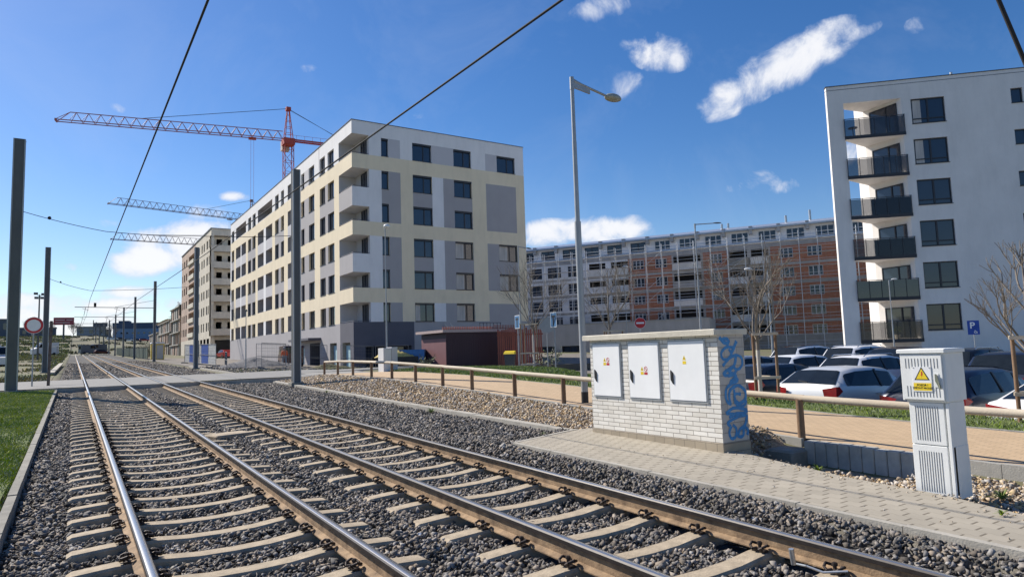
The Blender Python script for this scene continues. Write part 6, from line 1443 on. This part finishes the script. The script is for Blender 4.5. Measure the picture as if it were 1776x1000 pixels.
# worker
def person():
    x, y = 16.05, 62.5; z = at_ground(x, y); t = thing('person', 'person in an orange jacket and pale trousers walking in front of the cream block', 'person', (x, y, z), R_(180))
    def skin(name, verts, edges, rad, m_, parent, sub=1):
        me = bpy.data.meshes.new(name); me.from_pydata(verts, edges, []); o = bpy.data.objects.new(name, me); COL.objects.link(o); o.parent = parent
        o.modifiers.new('skin', 'SKIN'); sd = o.modifiers.new('sub', 'SUBSURF'); sd.levels = sd.render_levels = sub
        for v, r in zip(me.skin_vertices[0].data, rad): v.radius = (r, r) if isinstance(r, float) else r
        me.skin_vertices[0].data[0].use_root = True; me.materials.append(m_); return o
    M_skin = mat('skin', (.45, .28, .2), .6, var=.05); M_or = mat('orange_fabric', (.80, .16, .05), .8, var=.12, scale=6); M_tr = mat('pale_trousers', (.30, .31, .33), .85, var=.15, scale=6)
    v = [(0, 0, .95), (0, 0, 1.15), (0, 0, 1.40), (0, 0, 1.50), (0, -.01, 1.60), (0, 0, 1.74), (.19, 0, 1.42), (.25, .02, 1.16), (.26, -.12, .95), (.26, -.18, .88), (-.19, 0, 1.42), (-.26, .02, 1.16), (-.24, -.16, .98), (-.23, -.22, .92),
         (.10, 0, .90), (.12, -.10, .50), (.13, -.02, .10), (.13, -.15, .04), (-.10, 0, .90), (-.12, .08, .50), (-.13, .22, .12), (-.13, .10, .05)]
    e = [(0, 1), (1, 2), (2, 3), (3, 4), (4, 5), (2, 6), (6, 7), (7, 8), (8, 9), (2, 10), (10, 11), (11, 12), (12, 13), (0, 14), (14, 15), (15, 16), (16, 17), (0, 18), (18, 19), (19, 20), (20, 21)]
    r = [(.15, .10), (.14, .10), (.17, .11), .055, .085, .07, .065, .05, .038, .035, .065, .05, .038, .035, .095, .065, .045, .04, .095, .065, .045, .04]
    body = skin('body', v, e, r, M_skin, t)
    skin('jacket', v[:3]+[v[6], v[7], (.262, -.09, .99), v[10], v[11], (-.242, -.13, 1.01)], [(0, 1), (1, 2), (2, 3), (3, 4), (4, 5), (2, 6), (6, 7), (7, 8)], [(.20, .14), (.19, .135), (.20, .13), .085, .07, .055, .085, .07, .055], M_or, t)
    skin('trousers', [v[0], v[14], v[15], v[16], v[18], v[19], v[20]], [(0, 1), (1, 2), (2, 3), (0, 4), (4, 5), (5, 6)], [(.16, .12), .115, .085, .07, .115, .085, .07], M_tr, t)
    for sx, (fx, fy, fz) in ((1, v[17]), (-1, v[21])): b = MB(); b.cbox(fx-.05, fx+.05, fy-.08, fy+.18, fz-.06, fz+.05, .02); b.build('boot', M_black, t)
    hm = MB(); hm.lathe([(.11, 0), (.105, .06), (.07, .11), (0, .13)], c=(0, 0, 1.68), n=14); hm.box(-.1, .1, -.17, -.08, 1.68, 1.695); hm.build('helmet', mat('helmet_grey', (.25, .25, .27), .4), t)
    fc = MB(); 
    for sx in (-1, 1): fc.box(sx*.032-.012, sx*.032+.012, -.098, -.085, 1.635, 1.65)
    fc.build('eyes', M_black, t)
    for (hx, hy, hz) in (v[9], v[13]):
        f = MB()
        for k in range(4): f.path([(hx-.03+k*.02, hy-.03, hz-.02), (hx-.03+k*.02, hy-.07, hz-.05), (hx-.03+k*.02, hy-.06, hz-.08-.004*(k % 2))], .009, 6)
        f.path([(hx-.04, hy, hz), (hx-.06, hy-.04, hz-.03)], .010, 6); f.build('fingers', M_skin, t)
person()

# ================================================================ cranes
def crane(label, mast_xy, zbase, zjib, tip, tail, zapex, col_, jh=1.9, mw=1.9, pend=(.55, .28), head=True, group='tower cranes over the building site'):
    t = thing('tower_crane', label, 'tower crane', (*mast_xy, zbase), 0, group); m_ = col_; A = Vector((0, 0, 0)); J = Vector((0, 0, zjib-zbase)); o = Vector((*mast_xy, zbase))
    T_ = Vector(tip)-o; K = Vector(tail)-o; d = (T_-J); Lj = d.length; d.normalize(); sd = Vector((-d.y, d.x, 0)).normalized(); w = mw/2
    b = MB(); zt = zjib-zbase; cs = [(-w, -w), (w, -w), (w, w), (-w, w)]
    for c in cs: b.bar((*c, 0), (*c, zt), .14, .14)
    n = int(zt/2.4)
    for k in range(n):
        z0, z1 = zt*k/n, zt*(k+1)/n
        for i in range(4):
            p, q = cs[i], cs[(i+1) % 4]
            b.bar((*p, z1), (*q, z1), .08, .08)
            if k % 2: p, q = q, p
            b.bar((*p, z0), (*q, z1), .08, .08)
    b.build('mast', m_[0], t)
    j = MB(); hw = .75
    def chord(p0, p1, s_): j.bar(p0, p1, s_, s_)
    top = Vector((0, 0, jh)); J0 = J+d*mw*.6
    chord(J0+sd*hw, T_+sd*hw, .16); chord(J0-sd*hw, T_-sd*hw, .16); chord(J0+top, T_-d*2.4+top, .14)
    n = int(Lj/2.3)
    for k in range(n):
        p0 = J0.lerp(T_-d*2.4, k/n); p1 = J0.lerp(T_-d*2.4, (k+1)/n); pm = p0.lerp(p1, .5)+top
        for s_ in (-1, 1): j.bar(p0+sd*hw*s_, pm, .075, .075); j.bar(pm, p1+sd*hw*s_, .075, .075)
        j.bar(p0-sd*hw, p0+sd*hw, .06, .06)
    j.bar(T_-d*2.4+top, T_+sd*hw, .1, .1); j.bar(T_-d*2.4+top, T_-sd*hw, .1, .1); j.bar(T_-sd*hw, T_+sd*hw, .2, .45); j.build('jib', m_[1], t)
    c = MB(); dk = (K-J).normalized(); c.bar(J+dk+sd*.7, K+sd*.7, .16, .35); c.bar(J+dk-sd*.7, K-sd*.7, .16, .35)
    for k in range(8): q = J.lerp(K, (k+1)/8.5); c.bar(q-sd*.7, q+sd*.7, .08, .08); c.tube(q+sd*.8, q+sd*.8+Vector((0, 0, 1)), .03, n=4)
    c.bar(J+sd*.8+Vector((0, 0, 1)), K+sd*.8+Vector((0, 0, 1)), .05, .05); c.build('counter_jib', m_[0], t)
    cw = MB(); q = K; cw.bar(q-sd*.9-Vector((0, 0, .9)), q+sd*.9-Vector((0, 0, .9)), 1.2, 2.0); cw.build('counterweight', M_conc, t)
    ap = Vector((0, 0, zapex-zbase)); h_ = MB()
    for p in cs: h_.bar((p[0]*.9, p[1]*.9, zt), ap+Vector((p[0]*.22, p[1]*.22, -.3)), .15, .15)
    for k in range(1, 5):
        f0 = k/5; 
        for i in range(4): p, q = cs[i], cs[(i+1) % 4]; g_ = .9*(1-f0)+.22*f0; h_.bar((p[0]*g_, p[1]*g_, zt+(ap.z-zt)*f0), (q[0]*g_, q[1]*g_, zt+(ap.z-zt)*f0), .07, .07)
    h_.box(-.5, .5, -.5, .5, ap.z-.5, ap.z+.3); h_.box(-1.2, 1.2, -1.2, 1.2, zt-1.2, zt+.2); h_.build('tower_top', m_[0], t)
    cb = MB(); q = J+sd*-1.9+d*.6; cb.box(q.x-.8, q.x+.8, q.y-.8, q.y+.8, q.z-2.0, q.z+.2); cb.build('cab', m_[2], t)
    for f0 in pend: pn = MB(); pn.tube(ap, J.lerp(T_, f0)+top, .06, n=5); pn.build('pendant_line', M_wire, t)
    pn = MB(); pn.tube(ap, K, .05, n=5); pn.tube(ap+Vector((.3, 0, -.3)), K+sd*.5, .04, n=5); pn.build('pendant_line', M_wire, t)
    tr = MB(); q = J.lerp(T_, .17 if head else .3)-Vector((0, 0, .35)); tr.bar(q-d*.8, q+d*.8, 1.2, .3)
    tr.tube(q+d*.3, q+d*.3-Vector((0, 0, 16)), .025, n=4); tr.tube(q-d*.3, q-d*.3-Vector((0, 0, 16)), .025, n=4); tr.box(q.x-.3, q.x+.3, q.y-.3, q.y+.3, q.z-16.8, q.z-16); tr.build('trolley', m_[0], t)
M_orr = mat('crane_red', (.42, .06, .04), .6, var=.2, scale=1); M_orl = mat('crane_faded', (.38, .11, .08), .6, var=.15); M_cgr = mat('crane_grey', (.20, .14, .14), .6, var=.2); M_cab = mat('crane_cab', (.5, .45, .4), .5)
crane('orange-red tower crane with its long jib reaching left, highest crane', (39.2, 149.1), -1, 48.2, (-3.9, 158.1, 48.5), (53.5, 146.1, 47.6), 55.4, (M_orr, M_orl, M_cab), pend=(.66,))
crane('grey tower crane half hidden behind the roof of the cream block, middle crane', (53.2, 252.6), 2, 49.6, (8.2, 241.2, 49.6), (66.5, 255.9, 49.6), 57.2, (M_cgr, M_cgr, M_cab), jh=2.2, pend=(.35,))
crane('grey tower crane whose jib ends above the beige block, lowest crane', (50.0, 285.6), 3, 44.9, (10.6, 282.2, 44.9), (63, 286.7, 44.9), 49.5, (M_cgr, M_cgr, M_cab), jh=2.5, pend=(.7,))

# ================================================================ far background, left
hz_ = lambda x, y: float(H(x, y))
M_hall = mat('hall_blue', (.16, .25, .38), .7, var=.08, scale=.1); M_hallt = mat('hall_dark_blue', (.05, .08, .14), .7, var=.08)
hb = thing('hall', 'large blue and grey flat-roofed hall on the far hill', 'hall', (21, 497, 14), R_(-11))
b = MB(); b.box(0, 46, 0, 30, 0, 7.6); b.build('wall', M_hall, hb); b = MB(); b.box(-.3, 46.3, -.3, 30.3, 7.6, 11.3); b.box(3, 9, 0, 10, 11.3, 12.6); b.build('roof_band', M_hallt, hb)
for k in range(14): b = MB(); b.box(1+k*3.2, 2.2+k*3.2, -.1, 0, 4.2, 5.2); b.build('window', M_glass, hb)
def billboard(label, x, y, z0, z1, w, h, m_, legs=1, cat='billboard'):
    t = thing('billboard', label, cat, (x, y, z0), R_(-3)); b = MB()
    for k in range(legs): xx = 0 if legs == 1 else (-w*.35+k*w*.7/(legs-1)); b.tube((xx, 0, 0), (xx, 0, z1-z0), .35 if legs == 1 else .25, n=8)
    b.build('post', M_pole, t); b = MB(); b.box(-w/2, w/2, -.3, .3, z1-z0-h/2, z1-z0+h/2); bo = b.build('board', m_, t)
    if legs == 1:
        c = MB()
        for r_, (a, cc) in enumerate(((-.42, .05), (.12, .42))): c.box(w*a, w*cc, -.34, -.31, z1-z0+.3, z1-z0+.65)
        c.box(-w*.42, w*.3, -.34, -.31, z1-z0-.75, z1-z0-.45); c.build('print', mat('faded_print', (.6, .45, .45), .7), bo)
billboard('red billboard on a single post left of the far tracks', -3.4, 330, 5, 17.6, 7.0, 3.0, mat('billboard_red', (.30, .05, .07), .6, var=.2, scale=.5))
billboard('dark billboard on three posts right of the far tracks', 10.6, 370, 8, 18.0, 5.6, 1.9, mat('billboard_dark', (.07, .08, .11), .6), 3)
ml = thing('floodlight_mast', 'tall floodlight mast behind the round red-ringed sign', 'light mast', (-4.8, 134, .8)); b = MB(); b.tube((0, 0, -.5), (0, 0, 10.7), .16, .1, 8); b.build('pole', M_pole, ml)
for x, z in ((-.5, 10.9), (.5, 10.8), (-.4, 10.2), (.4, 10.2)): b = MB(); b.box(x-.28, x+.28, -.2, .2, z-.2, z+.15); b.bar((0, 0, 10.4), (x, 0, z), .06, .06); b.build('floodlight', M_pole, ml)
# tram-stop street at the end of the visible tracks and vehicles on it
struct(sheet('road', np.linspace(-60, 30, 20), np.array([206, 209, 213, 216]), lambda X_, Y_: T(Y_)+.12, M_asph))
def van(label, x, y, z, rz, m_, L=5.2, h=2.3, group='vans and trucks far away'):
    t = thing('van', label, 'van', (x, y, z), rz, group); b = MB(); pr = [(0, .4), (0, h), (L*.72, h), (L*.82, h*.62), (L, h*.5), (L, .4)]
    b.add([(a, -1, c) for a, c in pr]+[(a, 1, c) for a, c in pr], [tuple(range(5, -1, -1)), tuple(range(6, 12))]+[(k, (k+1) % 6, 6+(k+1) % 6, 6+k) for k in range(6)]); b.build('body', m_, t)
    g = MB(); g.quad((L*.725+.02, -.85, h*.97), (L*.725+.02, .85, h*.97), (L*.82+.02, .85, h*.66), (L*.82+.02, -.85, h*.66))
    for s_ in (-1, 1): g.quad((L*.5, 1.01*s_, h*.9), (L*.7, 1.01*s_, h*.9), (L*.78, 1.01*s_, h*.62), (L*.5, 1.01*s_, h*.62))
    g.quad((-.01, -.8, h*.9), (-.01, .8, h*.9), (-.01, .8, h*.55), (-.01, -.8, h*.55)); g.build('windows', M_cglass, t)
    for X_ in (L*.18, L*.8):
        for s_ in (-1, 1): w_ = MB(); w_.disc((X_, .95*s_, .36), (0, 1, 0), .36, .22, 14); w_.build('wheel', M_tyre, t)
P_whv = paint('van_white', (.65, .66, .66), 0, .4)
van('white van parked left of the tracks beyond the verge, between the two left masts', -7.2, 84, -.1+hz_(-7, 84), R_(-75), P_whv, 5.2, 2.1)
van('white van at the left edge partly behind the thick mast', -10.5, 88, hz_(-10, 88), R_(15), P_whv, 5.6, 2.3)
van('dark truck at the far end of the tracks, left one', 1.6, 232, hz_(1.6, 232), R_(20), paint('slate_grey', (.14, .17, .21)), 5, 2.8)
van('dark truck at the far end of the tracks, right one', 8.2, 236, hz_(8, 236), R_(200), paint('slate', (.10, .13, .17)), 5, 2.8)
van('white box van left of the dark trucks at the far end of the tracks', -3.6, 222, hz_(-3.6, 222), R_(200), P_whv, 6, 3.4)
small_car('dark red car in front of the far dark trucks', 5.0, 226, hz_(5, 226), 80, P_mar)
rs = random.Random(12)
cols_ = [P_whv, P_gry, P_sil, P_navy, paint('far_red', (.3, .03, .03))]
for k in range(5):
    x = 26+k*5.5; small_car(['white car left of four others on the slope below the blue hall', 'dark car on the slope below the blue hall', 'silver car on the slope below the blue hall', 'navy car on the slope below the blue hall', 'red car on the slope below the blue hall'][k], 11.5+k*3.1, 322+k*3, hz_(12+k*3, 322+k*3)+.1, 95, cols_[k])
# far low buildings on the hill
def far_house(label, x, y, w, d, h, m_, roof=None):
    z = hz_(x, y)-.5; t = thing('far_building', label, 'building', (x, y, z), 0, 'low buildings on the far hill'); b = MB(); b.box(0, w, 0, d, 0, h); b.build('wall', m_, t); b = MB(); b.box(-.3, w+.3, -.3, d+.3, h, h+.4)
    if roof: b.add([(-.4, -.4, h+.4), (w+.4, -.4, h+.4), (w+.4, d+.4, h+.4), (-.4, d+.4, h+.4), (.2*w, d/2, h+roof), (.8*w, d/2, h+roof)], [(0, 1, 5, 4), (1, 2, 5), (2, 3, 4, 5), (3, 0, 4)])
    b.build('roof', M_roof, t); n = max(2, int(w/4))
    for k in range(n): g = MB(); g.box(w*(k+.3)/n, w*(k+.7)/n, -.05, 0, h*.45, h*.8); g.build('window', M_glass, t)
M_fh = mat('far_wall', (.30, .31, .33), .8, var=.15); M_fh2 = mat('far_wall_dark', (.10, .12, .15), .8, var=.15); M_fh3 = mat('far_wall_light', (.5, .5, .48), .8, var=.1)
far_house('low grey shed-like building on the far hill left of the red billboard', -24, 440, 16, 10, 5.5, M_fh2)
far_house('pale house with a pitched roof on the far hill, left of the thick mast', -52, 430, 10, 9, 6, M_fh3, 4)
far_house('grey flat building on the far hill right of the red billboard', 1.5, 455, 14, 10, 6.5, M_fh)
far_house('dark low building on the far hill behind the dark trucks', 9, 470, 10, 10, 5, M_fh2)
far_house('dark square building on the far hill just right of the thick mast', -33, 395, 8, 8, 8.5, M_fh2)
for k, (x, y, h, s_, lab) in enumerate(((-44, 300, 13, 3, 'bare dark tree on the far hill at the left edge, tallest'), (-38, 305, 11, 4, 'bare tree on the far hill left of the thick mast'), (-50, 310, 12, 6, 'bare tree on the far hill at the very left edge'), (-17, 400, 9, 7, 'bare tree on the far hill between sign and billboard'), (-11, 410, 8, 8, 'small bare tree on the far hill beside the billboard post'), (0, 430, 8, 9, 'small bare tree on the far hill right of the billboard'), (17, 420, 9, 10, 'bare tree on the far hill left of the blue hall'))):
    bare_tree(lab, x, y, hz_(x, y)-.3, h, s_, .8, False, .25, .22, 4, name='bare_tree', nb=6)
for k in range(16):
    x = 10.5+k*.7; y = 128+k*6.0; bush('%s scrub bush beside the far green fence, counted from the near end' % ('first second third fourth fifth sixth seventh eighth ninth tenth eleventh twelfth thirteenth fourteenth fifteenth sixteenth'.split()[k]), x, y, hz_(x, y), 2.0+.06*k, 10, M_leaf, 40+k, 'bushes along the far fence')
# verge things at left
lp = MB(); lp.bar((-2.05, 40.9, -1.0), (-1.15, 61.2, 6.4-3.2), .16, .16)
bar_ = thing('leaning_beam', 'dark timber beam leaning against the mast right of the round sign', 'beam', (0, 0, 0)); b = MB(); b.bar((-.90, 36.9, -1.0), (-.92, 39.9, 2.1), .12, .12); b.build('beam', M_post, bar_)
df = thing('mesh_fence', 'dark blue-grey mesh fence at the far left edge beyond the crossing', 'fence', (-4.4, 46, hz_(-4.4, 46)))
b = MB()
for k in range(12): b.tube((-k*.8, k*.35, 0), (-k*.8, k*.35, 1.7), .03, n=5)
b.build('posts', M_pole, df, kind='stuff'); b = MB(); b.bar((0, 0, .85), (-8.8, 3.85, .85), .03, 1.5); b.build('panel', M_fh2, df)
wk = MB(); wk.bar((-1.2, 55, hz_(-1.2, 55)+.12), (-1.0, 85, hz_(-1, 85)+.2), .35, .12); struct(wk.build('path_edge', M_kerb))
# two people waiting at the far stop are too small to tell; a pale post row marks the stop
sp = thing('tram_stop_shelter', 'pale tram stop shelter beside the far end of the tracks', 'shelter', (-3.2, 200, T(200))); b = MB(); b.box(-1.6, 0, 0, 4, 2.4, 2.55); b.build('roof', M_signw, sp)
for x in (-1.5, -.1):
    for y in (.1, 3.9): b = MB(); b.tube((x, y, 0), (x, y, 2.4), .05, n=6); b.build('post', M_poleL, sp)
# flat stone slab between the tracks and the point motor at the near rail
mc = tag(MB().cbox(-.45, .35, -.25, .3, -.1, .03, .02).build('cable_cover', M_slp), 'flat pale concrete cover lying in the ballast between the two tracks', 'cover'); mc.location = (2.72, 14.6, float(T(14.6))+.01); mc.rotation_euler = (0, 0, .3)
hose = thing('cable_conduit', 'short rusty red corrugated conduit beside the rail at the bottom edge', 'conduit', (3.22, 2.45, float(T(2.45))))
b = MB(); pts = [Vector((.02, .0, .10)), Vector((-.03, -.06, .03)), Vector((-.06, -.16, .0))]
for a, c in zip(pts, pts[1:]):
    n = 7
    for k in range(n): p = a.lerp(c, k/n); q = a.lerp(c, (k+.55)/n); b.tube(p, q, .026, .026, 10); b.tube(q, a.lerp(c, (k+1)/n), .021, .021, 10)
b.build('hose', mat('rusty_red_hose', (.25, .055, .035), .7, var=.3, scale=10), hose); b = MB(); b.cbox(-.06, .06, .0, .14, .0, .11, .02); b.build('junction_box', M_rust, hose)
for (cx_, y_, lab) in ((4.74, 3.05, 'thin pale cable bond on the inner side of the rightmost rail'),):
    b = MB(); b.path([(cx_-.05, y_+.25, RH(3)-.13), (cx_-.12, y_+.12, RH(3)-.10), (cx_-.10, y_, RH(3)-.12), (cx_-.03, y_-.15, RH(3)-.09)], .009, 6); b.tube((cx_-.02, y_+.3, RH(3)-.15), (cx_-.04, y_+.3, RH(3)-.03), .02, n=8); tag(b.build('rail_bond', M_metal), lab, 'cable')

# rough scrub and dry grass beyond the crossing, rubble on the site
n = 120000; Y = 43+rng.uniform(0, 1, n)**1.3*330; X = -1.2-rng.uniform(0, 1, n)**1.2*(12+Y*.28); cl = np.sin(X*.9+Y*.21)+np.sin(X*.37-Y*.33)+rng.normal(0, .6, n); k = cl > .1
M_dry = mat('dry_grass', (.40, .33, .17), .85, var=.4, scale=.12, island=.4, col2=(.27, .31, .10))
Z = H(X, Y)-.02; blades('scrub_grass', X[k], Y[k], Z[k], .08+.0010*Y[k], .01+.0012*Y[k], M_dry)
n = 30000; Y = 215+rng.uniform(0, 1, n)*190; X = rng.uniform(-60, 60, n); cl = np.sin(X*.5+Y*.11)+np.sin(X*.23-Y*.17); k = cl > .5
blades('hill_scrub', X[k], Y[k], H(X, Y)[k]-.1, .55+0*X[k], .25, mat('scrub_twigs', (.20, .15, .10), .9, var=.4, scale=.05, island=.4, col2=(.14, .15, .06)))
X, Y, Sz = scatter([(43.4, 62, 26, .05)], 8.8, 22); stones('rubble', X, Y, H(X, Y)+.0, Sz*rng.uniform(.5, 2.2, len(X)), SB, [M_st])
X, Y, Sz = scatter([(43.0, 52, 10, .05)], 9, 19); Z = H(X, Y); blades('site_weeds', X, Y, Z, .15+0*X, .03, M_dry)

for k, (x, y, r_, lab) in enumerate(((3.05, 3.9, .03, 'small scrap of white paper in the ballast beside the third rail'), (2.75, 5.9, .02, 'tiny pale scrap in the ballast between the two tracks'), (5.6, 4.4, .02, 'tiny white scrap in the ballast near the paved strip'))):
    b = MB(); n = 7; c = [(r_*math.cos(6.28*i/n)*random.uniform(.6, 1.2), r_*math.sin(6.28*i/n)*random.uniform(.6, 1.2), random.uniform(0, .02)) for i in range(n)]
    b.add(c+[(p[0], p[1], p[2]-.002) for p in c]+[(0, 0, .02)], [(i, (i+1) % n, 2*n) for i in range(n)]+[(i, i+n, (i+1) % n+n, (i+1) % n) for i in range(n)]); o = b.build('litter', M_signw); o.location = (x, y, float(T(y))); tag(o, lab, 'litter')
